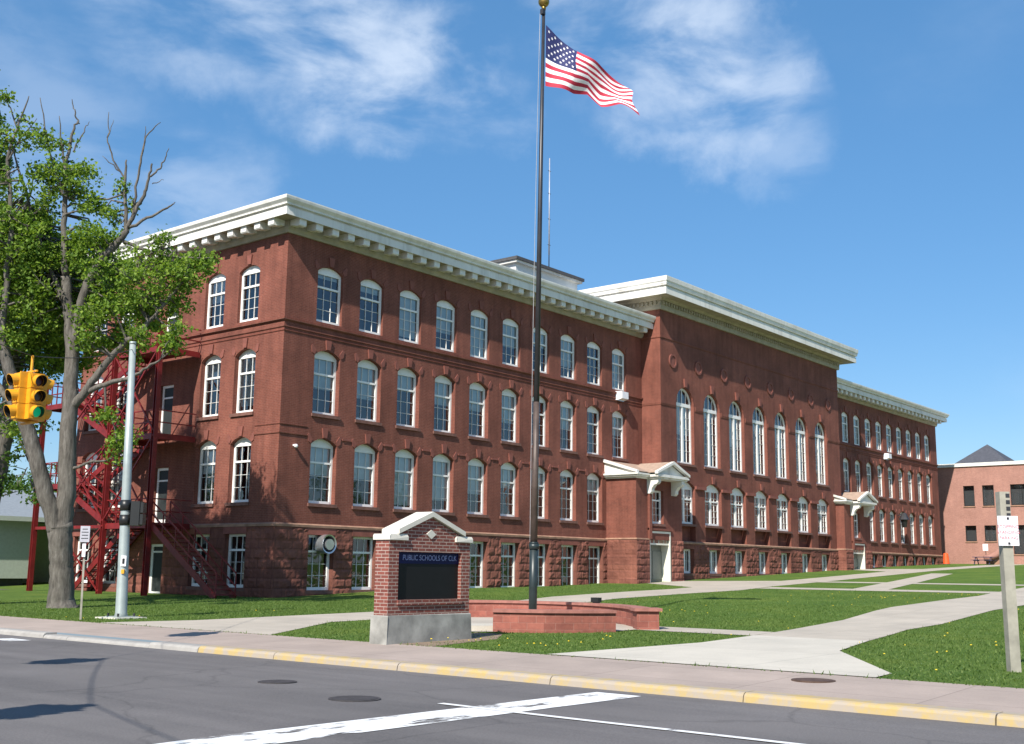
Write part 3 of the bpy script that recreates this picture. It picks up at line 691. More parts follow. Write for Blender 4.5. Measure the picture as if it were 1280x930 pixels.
# ---- entrances: porch of brick on stone, hood with a side slope and a front gable
def entrance(x0, x1, zg):
    sh = x0-25.0; yf = -2.1
    w = MB(); dw0, dw1 = x0+1.5, x0+3.7; wx0, wx1 = x0+1.68, x0+3.05
    facade(w, to_long(yf), x0, x1, WT, 6.82, [(wx0, wx1, 4.12, 6.12, 0)], .3)
    w.poly([(x0, yf, WT), (x0, .5, WT), (x0, .5, 6.82), (x0, yf, 6.82)]); w.poly([(x1, yf, WT), (x1, .5, WT), (x1, .5, 6.82), (x1, yf, 6.82)])
    w.box(dw0-.25, dw1+.15, yf-.10, yf, 3.72, 3.84)
    w.box(x0+1.25, x0+1.5, yf-.16, yf, WT+.03, 5.9) 
    w.build('porch_wall', M['brick'], BLD)
    b = MB(); facade(b, to_long(yf-.06), dw1+.12, x1+.06, zg-.4, WT, [], .3, .075); b.build('porch_stone', M['sand'], BLD)
    b = MB(); facade(b, to_long(yf-.06), x0-.06, dw0-.12, zg-.4, WT, [], .3, .075)
    b.build('porch_stone', M['sand'], BLD); b = MB()
    rough(b, to_short(x0-.06), yf-.06, .2, zg-.4, WT, .035, .9, .45)
    b.build('porch_stone', M['sand'], BLD); b = MB()
    b.poly([(x1+.06, yf-.06, zg-.4), (x1+.06, .2, zg-.4), (x1+.06, .2, WT), (x1+.06, yf-.06, WT)])
    b.poly([(dw0-.12, yf-.06, WT), (dw1+.12, yf-.06, WT), (dw1+.12, yf-.06, 3.72), (dw0-.12, yf-.06, 3.72)]) if False else None
    b.build('porch_stone', M['sand'], BLD)
    t = MB(); t.sweep([(x0, 0), (x0, yf), (dw0-.13, yf)], [(-.01, WT-.02), (.11, WT-.02), (.09, WT+.07), (-.01, WT+.07)]); t.build('porch_band', M['band'], BLD)
    # cream door recess, door, transom
    d = MB(); dz0 = zg-.05; dz1 = 3.55
    d.box(dw0-.12, dw0, yf-.02, yf+.75, dz0, dz1+.12); d.box(dw1, dw1+.12, yf-.02, yf+.75, dz0, dz1+.12); d.box(dw0, dw1, yf-.02, yf+.75, dz1, dz1+.12); d.box(dw0, dw1, yf+.05, yf+.16, 2.86, 2.96)
    for k in range(1, 4): d.box(dw0+(dw1-dw0)*k/4-.02, dw0+(dw1-dw0)*k/4+.02, yf+.07, yf+.13, 2.96, dz1)
    fr = d.build('door_frame', M['cream'], BLD)
    p = MB(); p.poly([(dw0, yf+.1, 2.96), (dw1, yf+.1, 2.96), (dw1, yf+.1, dz1), (dw0, yf+.1, dz1)]); p.build('transom_pane', M['glass'], fr)
    q = MB(); q.box(dw0+.001, dw1-.001, yf+.60, yf+.68, dz0, 2.9); q.box(dw0, (dw0+dw1)/2-.03, yf+.55, yf+.6, dz0+.25, 2.5); q.box((dw0+dw1)/2+.03, dw1, yf+.55, yf+.6, dz0+.25, 2.5); q.build('door', M['doorp'], BLD)
    bb = MB(); bb.box(dw0-.2, dw1+.2, yf+.8, yf+.85, dz0, 6.6); bb.build('interior', M['dark'], BLD)
    kf, kp, ks = kind_mesh('rect', wx1-wx0, 2.0, 0)
    o = place('window', kf, BLD, (wx0, yf+.10, 4.12)); place('pane', kp, o); place('sill', ks, o)
    # hood
    h = MB()
    A = [(x0-.30, 0.02), (x0-.30, -2.42), (x1+.3, -2.42), (x1+.3, .02)]
    h.sweep([(x0, 0.02), (x0, yf), (x1, yf), (x1, .02)], [(-.01, 6.72), (.08, 6.72), (.1, 6.80), (.26, 6.82), (.28, 6.90), (.36, 6.92), (.36, 7.02), (-.01, 7.03)])
    gx0, gx1, gc, gy = x0+1.0, x0+4.5, x0+2.75, yf-.92
    h.box(gx0+.1, gx1-.1, gy+.12, yf, 6.74, 6.84); h.box(gx0, gx1, gy, yf-.3, 6.84, 7.0)
    # raking edges of the front gable
    za, ze = 7.68, 7.02
    for xe in (gx0, gx1):
        sg = 1 if xe < gc else -1
        h.prism([(xe-sg*.12, gy-.06, ze-.02), (gc, gy-.06, za), (gc, gy-.06, za+.17), (xe-sg*.12, gy-.06, ze+.13)], (0, .22, 0))
    # raking edge on the side, half gable against the wall
    h.prism([(x0-.36, .02, 7.72), (x0-.36, yf-.30, 7.02), (x0-.36, yf-.30, 7.16), (x0-.36, .02, 7.90)], (.24, 0, 0))
    h.prism([(x0-.2, .02, 7.03), (x0-.2, yf-.2, 7.03), (x0-.2, .02, 7.74)], (.1, 0, 0))
    h.prism([(gx0+.05, gy+.22, 7.0), (gx1-.05, gy+.22, 7.0), (gc, gy+.22, 7.68)], (0, .08, 0))
    hd = h.build('door_hood', M['white'], BLD)
    r = MB(); r.prism([(x0-.118, .02, 7.80), (x0-.118, yf-.30, 7.08), (x0-.118, yf-.30, 7.12), (x0-.118, .02, 7.86)], (x1-x0+.45, 0, 0))
    for xe in (gx0, gx1):
        sg = 1 if xe < gc else -1
        r.prism([(xe-sg*.11, gy+.165, ze+.05), (gc, gy+.165, za+.09), (gc, gy+.165, za+.15), (xe-sg*.11, gy+.165, ze+.11)], (0, 2.2, 0))
    r.build('hood_roof', M['tan'], hd)
    for xc in (x0+1.2, x0+3.95):
        s = MB(); pr = [(yf+.01, 6.73), (gy+.16, 6.73), (gy+.14, 6.55), (gy+.24, 6.42), (gy+.42, 6.38), (yf-.32, 6.16), (yf-.30, 5.98), (yf-.18, 5.86), (yf+.01, 5.88)]
        s.prism([(xc, a, b_) for a, b_ in pr], (.34, 0, 0)); s.build('scroll_bracket', M['white'], hd)
entrance(25.0, 30.2, .62); entrance(55.2, 60.4, 1.62)
# penthouse
ph = MB(); ph.box(22.3, 28.9, 5, 9, 16.5, 20.35); ph.build('penthouse_wall', M['paleside'], BLD)
pr = MB(); pr.box(22.05, 29.15, 4.75, 9.25, 20.35, 20.5); pr.build('penthouse_eave', M['white'], BLD)
pr = MB(); pr.box(21.95, 29.25, 4.65, 9.35, 20.5, 20.7); pr.build('penthouse_roof', M['roof'], BLD)

# ------------------------------------------------------------------ fittings on the school
o = MB(); o.tube([(0, 0, 0), (0, 0, 3.2)], .035, 8, 1); o.tube([(0, 0, 1.5), (0, 0, 8.3)], [.05, .034], 8)
for z in (2.2, 4.0, 5.8, 7.4): o.tube([(-.14, 0, z), (.14, 0, z)], .022, 6, 1)
t = o.build('roof_antenna', [M['signback'], M['steelpole']], None, True, (27.05, 6, 20.6)); tag(t, 'tall thin white antenna mast standing on the roof penthouse', 'antenna')
t = thing('exhaust_duct', 'round shiny metal exhaust duct sticking out of the corner basement window', 'exhaust duct', (2.75, -.05, 2.33))
o = MB(); o.tube([(0, .2, 0), (0, -.38, 0)], [.42, .42], 22, 0, False); o.tube([(0, -.38, 0), (0, -.36, 0)], [.42, .36], 22, 0, False); o.tube([(0, -.36, 0), (0, .1, 0)], [.36, .36], 22, 0, False); o.build('duct_ring', M['alu'], t, True)
o = MB(); o.tube([(0, .0, 0), (0, -.42, -.02)], [.22, .24], 18); o.build('fan_cowl', M['alu'], t, False)
o = MB(); o.tube([(0, -.05, 0), (0, -.04, 0)], .37, 20); o.build('duct_back', M['black'], t)
t = thing('security_camera', 'small white dome camera on the brick beside the corner', 'camera', (.83, 0, 6.55))
o = MB(); o.box(-.05, .05, -.14, 0, -.02, .05); o.build('bracket', M['signwhite'], t); o = MB(); o.sphere((0, -.16, -.03), .09, 12); o.build('dome', M['signwhite'], t, True)
def floodlight(loc, label):
    t = thing('floodlight', label, 'floodlight', loc, 'white box floodlights under the top floor windows')
    o = MB(); o.prism([(-.35, 0, .25), (-.35, -.5, .2), (-.35, -.5, -.22), (-.35, -.2, -.3), (-.35, 0, -.3)], (.7, 0, 0)); o.build('housing', M['signwhite'], t)
    o = MB(); o.box(-.3, .3, -.19, -.03, -.345, -.303); o.build('lens', M['alu'], t)
floodlight((26.35, 0, 11.95), 'white box floodlight on the brick beside the tall centre block'); floodlight((69.8, 0, 11.85), 'white box floodlight on the far wing below its top windows')
t = thing('wall_lantern', 'grey hooded lantern projecting from the far wing by a first floor window', 'lantern', (72.3, 0, 6.5))
o = MB(); o.tube([(0, 0, .1), (0, -.6, .25)], .04, 6); o.tube([(0, -.6, -.3), (0, -.6, .32)], [.5, .18], 10); o.build('hood', M['steelpole'], t)
o = MB(); o.tube([(0, -.6, -1.0), (0, -.6, -.3)], [.2, .32], 10); o.build('lamp_body', M['black'], t)

# ------------------------------------------------------------------ fire escape
FE = thing('fire_escape', 'dark red steel fire escape with zigzag stairs against the short brick side', 'fire escape', (0, 0, 0))
def flight(y0, z0, y1, z1, x0, x1, rail=True, parent=FE):
    m = MB(); n = max(3, int(abs(z1-z0)/.19))
    for x in (x0, x1): m.beam((x, y0, z0-.06), (x, y1, z1-.06), .06, .28)
    for i in range(n):
        f = (i+.5)/n; m.box(min(x0, x1), max(x0, x1), y0+(y1-y0)*f-.13, y0+(y1-y0)*f+.13, z0+(z1-z0)*f-.02, z0+(z1-z0)*f+.02)
    o = m.build('stair_flight', M['redsteel'], parent)
    r = MB()
    for x in (x0, x1):
        for h in (.45, .98): r.beam((x, y0, z0+h), (x, y1, z1+h), .05, .05)
        k = 5
        for i in range(k+1): f = i/k; r.beam((x, y0+(y1-y0)*f, z0+(z1-z0)*f), (x, y0+(y1-y0)*f, z0+(z1-z0)*f+.98), .045, .045)
    r.build('handrail', M['redsteel'], o)
def platform(y0, y1, z, x0=-2.25, x1=-.12):
    m = MB(); m.box(x0, x1, y0, y1, z-.04, z); m.box(x0-.04, x0+.04, y0, y1, z-.26, z-.041); m.box(x0+.041, x1, y0-.04, y0+.04, z-.26, z-.041); m.box(x0+.041, x1, y1-.04, y1+.04, z-.26, z-.041)
    o = m.build('platform', M['redsteel'], FE); r = MB()
    for h in (.5, 1.05):
        r.beam((x0, y0, z+h), (x0, y1, z+h), .05); r.beam((x0, y0, z+h), (x1, y0, z+h), .05); r.beam((x0, y1, z+h), (x1, y1, z+h), .05)
    for i in range(5): yy = y0+(y1-y0)*i/4; r.beam((x0, yy, z), (x0, yy, z+1.05), .045)
    r.build('railing', M['redsteel'], o)
for z in (3.2, 7.2, 11.2): platform(5.9, 9.4, z)
for z in (5.2, 9.2): platform(13.6, 15.6, z)
flight(.9, .05, 5.9, 3.2, -2.2, -1.2)
flight(13.9, .1, 9.4, 3.2, -1.1, -.2)
flight(9.4, 3.2, 13.6, 5.2, -2.2, -1.25); flight(13.6, 5.2, 9.4, 7.2, -1.15, -.2)
flight(9.4, 7.2, 13.6, 9.2, -2.2, -1.25); flight(13.6, 9.2, 9.4, 11.2, -1.15, -.2)
def post(x, y, z1):
    m = MB(); z0 = g(x)
    m.box(x-.02, x+.02, y-.1, y+.1, z0, z1); m.box(x-.11, x-.0201, y-.1, y-.075, z0, z1); m.box(x+.0201, x+.11, y-.1, y-.075, z0, z1); m.box(x-.11, x-.0201, y+.075, y+.1, z0, z1); m.box(x+.0201, x+.11, y+.075, y+.1, z0, z1)
    m.build('post', M['redsteel'], FE)
for x, y, z in ((-2.3, 5.85, 12.3), (-2.3, 9.45, 12.3), (-2.3, 13.5, 10.4), (-2.3, 15.65, 10.4)): post(x, y, z)
m = MB()
for a, b, z0, z1 in ((9.45, 13.5, .1, 3.1), (9.45, 13.5, 3.3, 7.0), (9.45, 13.5, 7.3, 10.6), (5.85, 9.45, 3.3, 7.1), (5.85, 9.45, 7.3, 11.1)):
    for p, q in (((a, z0), (b, z1)), ((b, z0), (a, z1))): m.beam((-2.36, p[0], p[1]), (-2.36, q[0], q[1]), .06, .06)
for z in (3.05,): m.beam((-2.3, 9.45, z), (-2.3, 15.65, z), .08, .14)
m.beam((-2.3, 15.65, 5.1), (-.2, 15.65, 5.1), .08, .14)
m.build('cross_brace', M['redsteel'], FE)

# ------------------------------------------------------------------ sign of brick
SG = thing('brick_sign', 'brick school sign with gabled white coping and black display on concrete base', 'sign', (-15.73, -22.72, 0))
SWD, SD = 2.38, .37
m = MB(); zb = -.25; bw = .02
m.prism([(-bw-.04, -.06, zb), (SWD+.04, -.06, zb), (SWD+.02, -.04, .42), (SWD, -.02, .44), (0, -.02, .44), (-bw, -.04, .42)], (0, SD+.10, 0)); m.build('concrete_base', M['conc'], SG)
rx0, rx1, rz0, rz1 = .27, 2.11, .73, 1.66
m = MB(); P3 = lambda x, z, y=0: (x, y, z)
gx0, gx1, gc = .34, 2.04, 1.17
# front with recess opening, built of four panels
m.poly([P3(0, .44), P3(SWD, .44), P3(SWD, rz0), P3(0, rz0)]); m.poly([P3(0, rz0), P3(rx0, rz0), P3(rx0, rz1), P3(0, rz1)]); m.poly([P3(rx1, rz0), P3(SWD, rz0), P3(SWD, rz1), P3(rx1, rz1)])
topo = [P3(0, rz1), P3(SWD, rz1), P3(SWD, 1.88), P3(gx1, 1.88), P3(gx1, 2.02), P3(gc, 2.36), P3(gx0, 2.02), P3(gx0, 1.88), P3(0, 1.88)]
m.poly(topo)
back = [P3(0, .44, SD), P3(SWD, .44, SD), P3(SWD, 1.88, SD), P3(gx1, 1.88, SD), P3(gx1, 2.02, SD), P3(gc, 2.36, SD), P3(gx0, 2.02, SD), P3(gx0, 1.88, SD), P3(0, 1.88, SD)]; m.poly(back[::-1])
for x in (0, SWD): m.poly([(x, 0, .44), (x, SD, .44), (x, SD, 1.88), (x, 0, 1.88)])
for x in (gx0, gx1): m.poly([(x, 0, 1.88), (x, SD, 1.88), (x, SD, 2.02), (x, 0, 2.02)])
for a, b in (((rx0, rz0), (rx1, rz0)), ((rx1, rz0), (rx1, rz1)), ((rx1, rz1), (rx0, rz1)), ((rx0, rz1), (rx0, rz0))): m.poly([P3(*a), P3(*b), P3(*b, .12), P3(*a, .12)])
m.box(rx0-.02, rx1+.02, -.035, .02, rz0-.10, rz0-.005)
m.build('brickwork', M['signbrick'], SG)
m = MB()
for a, b in ((-.035, gx0+.14), (gx1-.14, SWD+.035)):
    m.prism([(a, -.05, 1.885), (b, -.05, 1.885), (b, -.05, 1.95), (b-.02, -.03, 2.0), (a+.04, -.03, 2.0), (a, -.05, 1.96)], (0, SD+.10, 0))
for sg, xe in ((1, gx0), (-1, gx1)):
    m.prism([(xe-sg*.13, -.06, 2.005), (gc, -.06, 2.375), (gc, -.06, 2.475), (xe-sg*.13, -.06, 2.10)], (0, SD+.12, 0))
m.prism([(gc-.14, -.02, 2.02), (gc, -.02, 1.925), (gc+.14, -.02, 2.02), (gc, -.02, 2.11)], (0, .04, 0))
m.build('coping', M['limestone'], SG)
m = MB(); m.box(rx0, rx1, .085, .12, rz0, 1.43); dsp = m.build('display', M['screen'], SG)
m = MB(); m.box(rx0, rx1, .08, .12, 1.432, rz1); nv = m.build('header_panel', M['navy'], SG)
tm = text_mesh('PUBLIC SCHOOLS OF CLK', .152, .004, 1.02); tm.materials.append(M['letter'])
xsz = max(v.co.x for v in tm.vertices)-min(v.co.x for v in tm.vertices); k = 1.58/xsz
for v in tm.vertices: v.co.x *= k
place('lettering', tm, nv, ((rx0+rx1)/2+.055, .074, 1.545), (math.pi/2, 0, 0))

# ------------------------------------------------------------------ planters, flagpole, flag
def arcwall(name, pts, h, th, label, n=24, pillar=False):
    P = [Vector((x, y)) for x, y in pts]
    # Catmull-Rom through the points
    Q = []
    for i in range(len(P)-1):
        p0 = P[max(i-1, 0)]; p1 = P[i]; p2 = P[i+1]; p3 = P[min(i+2, len(P)-1)]
        for t in np.linspace(0, 1, 8, endpoint=False): Q.append(.5*((2*p1)+(p2-p0)*t+(2*p0-5*p1+4*p2-p3)*t*t+(3*p1-p0-3*p2+p3)*t**3))
    Q.append(P[-1])
    t = thing(name, label, 'planter wall', (0, 0, 0), 'curved red block walls round the flagpole')
    b, c = MB(), MB(); rows = []
    def strip(mb, o0, o1, z0, z1):
        L_, R_ = [], []
        for i, p in enumerate(Q):
            d = (Q[min(i+1, len(Q)-1)]-Q[max(i-1, 0)]).normalized(); nn = Vector((d.y, -d.x)); L_.append(p+nn*o0); R_.append(p+nn*o1)
        for i in range(len(Q)-1):
            a, b_, c_, d_ = L_[i], L_[i+1], R_[i+1], R_[i]
            mb.poly([(a.x, a.y, z0), (b_.x, b_.y, z0), (b_.x, b_.y, z1), (a.x, a.y, z1)]); mb.poly([(d_.x, d_.y, z0), (c_.x, c_.y, z0), (c_.x, c_.y, z1), (d_.x, d_.y, z1)])
            mb.poly([(a.x, a.y, z1), (b_.x, b_.y, z1), (c_.x, c_.y, z1), (d_.x, d_.y, z1)]); mb.poly([(a.x, a.y, z0), (b_.x, b_.y, z0), (c_.x, c_.y, z0), (d_.x, d_.y, z0)])
        for i in (0, -1):
            a, d_ = L_[i], R_[i]; mb.poly([(a.x, a.y, z0), (d_.x, d_.y, z0), (d_.x, d_.y, z1), (a.x, a.y, z1)])
    z0 = g(pts[0][0])-.15
    strip(b, -th/2, th/2, z0, h-.07); strip(c, -th/2-.05, th/2+.05, h-.069, h)
    if pillar:
        p = Q[-1]; d = (Q[-1]-Q[-3]).normalized(); a = math.atan2(d.y, d.x)
        ax, ay = Vector((math.cos(a), math.sin(a), 0)), Vector((-math.sin(a), math.cos(a), 0))
        b.obox((p.x, p.y, (z0+h-.065)/2), ax*.27, ay*.27, (0, 0, (h-.065-z0)/2)); c.obox((p.x, p.y, h-.028), ax*.34, ay*.34, (0, 0, .036))
    b.build('block_wall', M['block'], t); c.build('coping', M['cap'], t); return t
arcwall('planter_wall', [(-11.05, -21.50), (-10.62, -22.28), (-9.92, -22.92), (-9.07, -23.42)], .44, .34, 'curved red block planter wall in front of the flagpole', pillar=False)
arcwall('planter_wall', [(-7.3, -15.9), (-5.9, -16.9), (-5.2, -18.6), (-5.3, -20.4), (-6.2, -22.0), (-7.6, -23.4)], .45, .34, 'long curved red block wall sweeping behind the flagpole to an end pier', pillar=True)
t = thing('ground_spotlight', 'small dark spotlight box on the wall behind the flagpole', 'spotlight', (-5.25, -20.3, .45))
o = MB(); o.box(-.09, .09, -.12, .12, .02, .15); o.build('housing', M['black'], t); o = MB(); o.box(-.06, .06, -.08, .08, 0, .02); o.build('foot', M['steelpole'], t)
PX, PY = -7.87, -20.12
FP = thing('flagpole', 'tall dark steel flagpole topped by a golden ball', 'flagpole', (PX, PY, -.05))
dx, dy = .11/17.3, -.13/17.3
pp = lambda z: (dx*z, dy*z, z)
o = MB(); o.tube([pp(0), pp(2.05)], .108, 18); o.tube([pp(1.92), pp(2.06)], [.135, .135], 18); o.tube([pp(2.061), pp(2.10)], [.12, .12], 18); o.build('pole_sleeve', M['darkpole'], FP, True)
o = MB(); o.tube([pp(2.05), pp(5.8)], [.092, .086], 16); o.build('lower_shaft', M['rustpole'], FP, True)
o = MB(); o.tube([pp(5.8), pp(11.5), pp(17.1)], [.078, .062, .045], 14); o.build('upper_shaft', M['steelpole'], FP, True)
o = MB(); o.sphere(pp(17.3), .16, 18); o.tube([pp(17.05), pp(17.16)], [.06, .07], 10); o.build('gold_ball', M['gold'], FP, True)
o = MB(); o.box(-.1+dx*17, .02+dx*17, dy*17-.05, dy*17+.05, 16.9, 17.05); o.build('pulley', M['steelpole'], FP)
rg = Vector((rgt.x, rgt.y, 0)).normalized()
o = MB(); o.tube([Vector(pp(z))-rg*(.10+.03*math.sin((z-1.3)/15.5*math.pi)) for z in np.linspace(1.3, 16.95, 12)], .008, 5); o.build('halyard', M['rope'], FP, True)
# flag, a waving cloth with stripes by face
S2 = 1.14*30.0/1417.39
def crv(tab, s):
    xs_ = [a for a, _ in tab]; return float(np.interp(s, xs_, [b for _, b in tab]))
top_u = [(0, 3), (.35, 36), (.7, 70), (1, 100)]; top_v = [(0, 0), (.35, 27), (.7, 46), (1, 60)]
bot_u = [(0, 3), (.2, 22), (.37, 37), (.5, 54), (.65, 70), (.82, 90), (1, 112)]; bot_v = [(0, 76), (.2, 79), (.37, 81), (.5, 79), (.65, 91), (.82, 93), (1, 103)]
nx, ny = 60, 52
fw2 = Vector((fwd.x, fwd.y, 0)).normalized()
def fpos(s, t):                                            # t: 0 top .. 1 bottom
    u = crv(top_u, s)*(1-t)+crv(bot_u, s)*t; v = crv(top_v, s)*(1-t)+crv(bot_v, s)*t
    u += 2.5*math.sin(t*9+s*5)*s; v += 2.2*math.sin(s*15+t*4)*s*(1-.5*t)
    d = .55*s+.20*math.sin(s*8.5+t*3.2)*min(1, s*3)+.07*math.sin(s*19-t*5)*s
    return rg*(u*S2)+Vector((0, 0, -v*S2))+fw2*d
m = MB(); V = [[fpos(i/nx, j/ny) for i in range(nx+1)] for j in range(ny+1)]
m.v = [tuple(V[j][i]) for j in range(ny+1) for i in range(nx+1)]
for j in range(ny):
    for i in range(nx):
        k = j*(nx+1)+i; m.f.append((k, k+1, k+nx+2, k+nx+1))
        sidx = j*13//ny; m.m.append(2 if (i < nx*.38 and sidx < 7) else (0 if sidx % 2 == 0 else 1))
for r_ in range(7):
    for c_ in range(9):
        if (r_+c_) % 2: continue
        s0 = (c_+1)/10*.38; t0 = (r_+1)/8*(7/13); c0 = fpos(s0, t0); e1 = (fpos(s0+.004, t0)-c0).normalized(); e2 = (fpos(s0, t0+.004)-c0).normalized(); nn = e1.cross(e2).normalized()
        for sg in (-1, 1):
            m.poly([c0+nn*sg*.006+(e1*math.sin(a*math.pi/5)-e2*math.cos(a*math.pi/5))*(.046 if a % 2 == 0 else .02) for a in range(10)], 1)
ft = m.build('flag', [M['flagred'], M['flagwhite'], M['flagblue']], None, True, Vector((PX, PY, 0))+Vector(pp(16.55)))
tag(ft, 'red white and blue striped flag with white stars flying from the flagpole', 'flag')

# ------------------------------------------------------------------ street furniture
lpb = Vector((-13.84, -10.70, -.09)); lpt = Vector((-14.0, -10.6, 7.44))
LP = thing('steel_pole', 'tall tapered galvanised steel pole by the corner with black pedestrian signal', 'pole', lpb)
o = MB(); d = lpt-lpb; o.tube([d*0, d*.02, d*.5, d], [.20, .155, .12, .085], 20); o.tube([d*.999, d*1.008], [.095, .09], 16); o.build('shaft', M['galv'], LP, True)
o = MB(); o.box(-.3, .3, -.3, .3, .0, .06); o.build('base_plate', M['galv'], LP)
o = MB(); o.box(-.48, .48, -.48, .48, -.2, .035); o.build('footing', M['limestone'], LP)
for k in range(4):
    o = MB(); a = k*math.pi/2+.78; o.tube([(.34*math.cos(a), .34*math.sin(a), .06), (.34*math.cos(a), .34*math.sin(a), .14)], .03, 6); o.build('anchor_bolt', M['steelpole'], LP)
cR = Vector((rgt.x, rgt.y, 0)).normalized(); cF = Vector((fwd.x, fwd.y, 0)).normalized()
o = MB()
for z in (2.62, 3.02): o.tube([d*(z-.14)/7.5, d*(z+.14)/7.5], .152, 18)
o.build('clamp_band', M['black'], LP, True)
o = MB(); c = d*(2.8/7.5)+cR*.30+cF*.05; o.obox(c, cR*.12, cF*.18, (0, 0, .33)); o.obox(c+cR*.16+Vector((0, 0, .16)), cR*.05, cF*.15, (0, 0, .14)); o.obox(c+cR*.16+Vector((0, 0, -.16)), cR*.05, cF*.15, (0, 0, .14)); o.obox(c-cR*.14, cR*.06, cF*.06, (0, 0, .28)); o.build('pedestrian_signal', M['black'], LP)
o = MB(); c = d*(1.52/7.5)-cF*.15+cR*.06; o.obox(c, cR*.07, cF*.02, (0, 0, .14)); pb = o.build('push_button_plate', M['signwhite'], LP)
o = MB(); o.obox(c-cF*.028, cR*.03, cF*.008, (0, 0, .07)); o.build('button', M['black'], pb)
o = MB(); c = d*(1.24/7.5)-cF*.15+cR*.05; o.obox(c, cR*.04, cF*.03, (0, 0, .055)); o.build('button_box', M['yellow'], LP)
# hanging traffic signal
def traffic_signal(c, label, lit=True, grp='yellow traffic signals hung on the span wire'):
    T = thing('traffic_signal', label, 'traffic light', c, grp)
    hub = MB(); hub.box(-.07, .07, -.07, .07, -.45, .55); hub.tube([(0, 0, .5), (0, 0, .95)], .03, 8); hub.box(-.25, .25, -.02, .02, .52, .56); hub.box(-.02, .02, -.25, .25, .561, .60); hub.box(-.24, .24, -.03, .03, -.56, -.52); hub.box(-.03, .03, -.24, .24, -.601, -.561); hub.build('hanger', M['yellow'], T)
    for a in range(4):
        q = a*math.pi/2; f = Vector((math.sin(q), -math.cos(q), 0)); s = Vector((f.y, -f.x, 0))*-1
        h = MB()
        for k in range(3):
            z = .345-.345*k; h.obox(f*.215+Vector((0, 0, z)), s*.155, f*.10, (0, 0, .167))
            h.obox(f*.317+Vector((0, 0, z)), s*.145, f*.012, (0, 0, .152))
        hd = h.build('signal_head', M['yellow'], T)
        for k in range(3):
            z = .345-.345*k; vz = MB(); n = 18; a0, a1 = R(-52), R(232); ring = []
            base_ = f*.325+Vector((0, 0, z))
            for j in range(n+1):
                t = a0+(a1-a0)*j/n; e = s*math.cos(t)+Vector((0, 0, math.sin(t))); le = .10+.10*(.5+.5*math.sin(t)); ring.append((base_+e*.138, base_+e*.138+f*le-Vector((0, 0, .02)), base_+e*.127, base_+e*.127+f*le-Vector((0, 0, .02))))
            for (p, q2) in zip(ring, ring[1:]):
                vz.poly([p[0], q2[0], q2[1], p[1]]); vz.poly([p[2], q2[2], q2[3], p[3]], 1); vz.poly([p[1], q2[1], q2[3], p[3]])
            vz.build('visor', [M['yellow'], M['black']], hd)
            ln = MB(); ln.tube([base_+f*.005, base_+f*.02], [.12, .09], 18); ln.build('lens', M['green'] if (k == 2 and a % 2 == 0 and lit) else [M['lensr'], M['lensy'], M['black']][k], hd)
    T.scale = (.82, .82, .82)
    return T
traffic_signal((-21.17, -18.81, 4.33), 'yellow four-way traffic signal hanging in front of the leafy tree, green lit')
wm = MB()
def sag(p, q, s, n=14): return [Vector(p).lerp(Vector(q), t)-Vector((0, 0, 4*s*t*(1-t))) for t in np.linspace(0, 1, n)]
hang = Vector((-21.17, -18.81, 5.10))
S2A, S2B = Vector((-26.5, -22.2, 4.7)), Vector((-30.4, -28.2, 4.8))
traffic_signal(S2A, 'yellow four-way traffic signal over the street left of the one by the maple'); traffic_signal(S2B, 'yellow four-way traffic signal over the middle of the street, nearest the camera')
wm.tube(sag(lpt-d*.02, hang, .12), .009, 5); wm.tube(sag(hang, S2A+Vector((0, 0, .775)), .1), .009, 5); wm.tube(sag(S2A+Vector((0, 0, .775)), S2B+Vector((0, 0, .775)), .1), .012, 5); wm.tube(sag(S2B+Vector((0, 0, .775)), (-34.5, -36, 7.4), .1), .012, 5)
tag((lambda o: (o.tube([(0, 0, -.3), (0, 0, 7.7)], [.2, .13], 14), o.build('steel_pole', M['galv'], None, True, (-34.5, -36, 0)))[1])(MB()), 'plain steel pole on the far side of the street holding the span wire', 'pole')
tag(wm.build('span_wire', M['black'], None, True), 'thin dark span wire from the steel pole to the yellow traffic signal', 'wire')
# small sign by the tree
def post_sign(): pass
t = thing('street_sign', 'small grey sign plate on a thin pale post beside the steel pole', 'sign', (-15.08, -10.80, -.10))
o = MB(); o.beam((0, 0, -.1), (-.03, .02, 2.15), .06, .05); o.build('post', M['wood'], t)
o = MB(); c = Vector((-.03, .0, 2.22)); o.obox(c-cF*.06, cR*.125, cF*.012, (0, 0, .21)); pl = o.build('sign_plate', M['signback'], t)
o = MB()
for z, w_ in ((.13, .07), (.05, .09), (-.03, .08), (-.11, .09)): o.obox(c-cF*.075+Vector((0, 0, z)), cR*w_, cF*.003, (0, 0, .009))
o.build('print_lines', M['black'], pl)
o = MB(); c2 = Vector((-.03, .0, 1.80)); o.obox(c2-cF*.06, cR*.045, cF*.01, (0, 0, .17)); o.build('lower_plate', M['signwhite'], t)
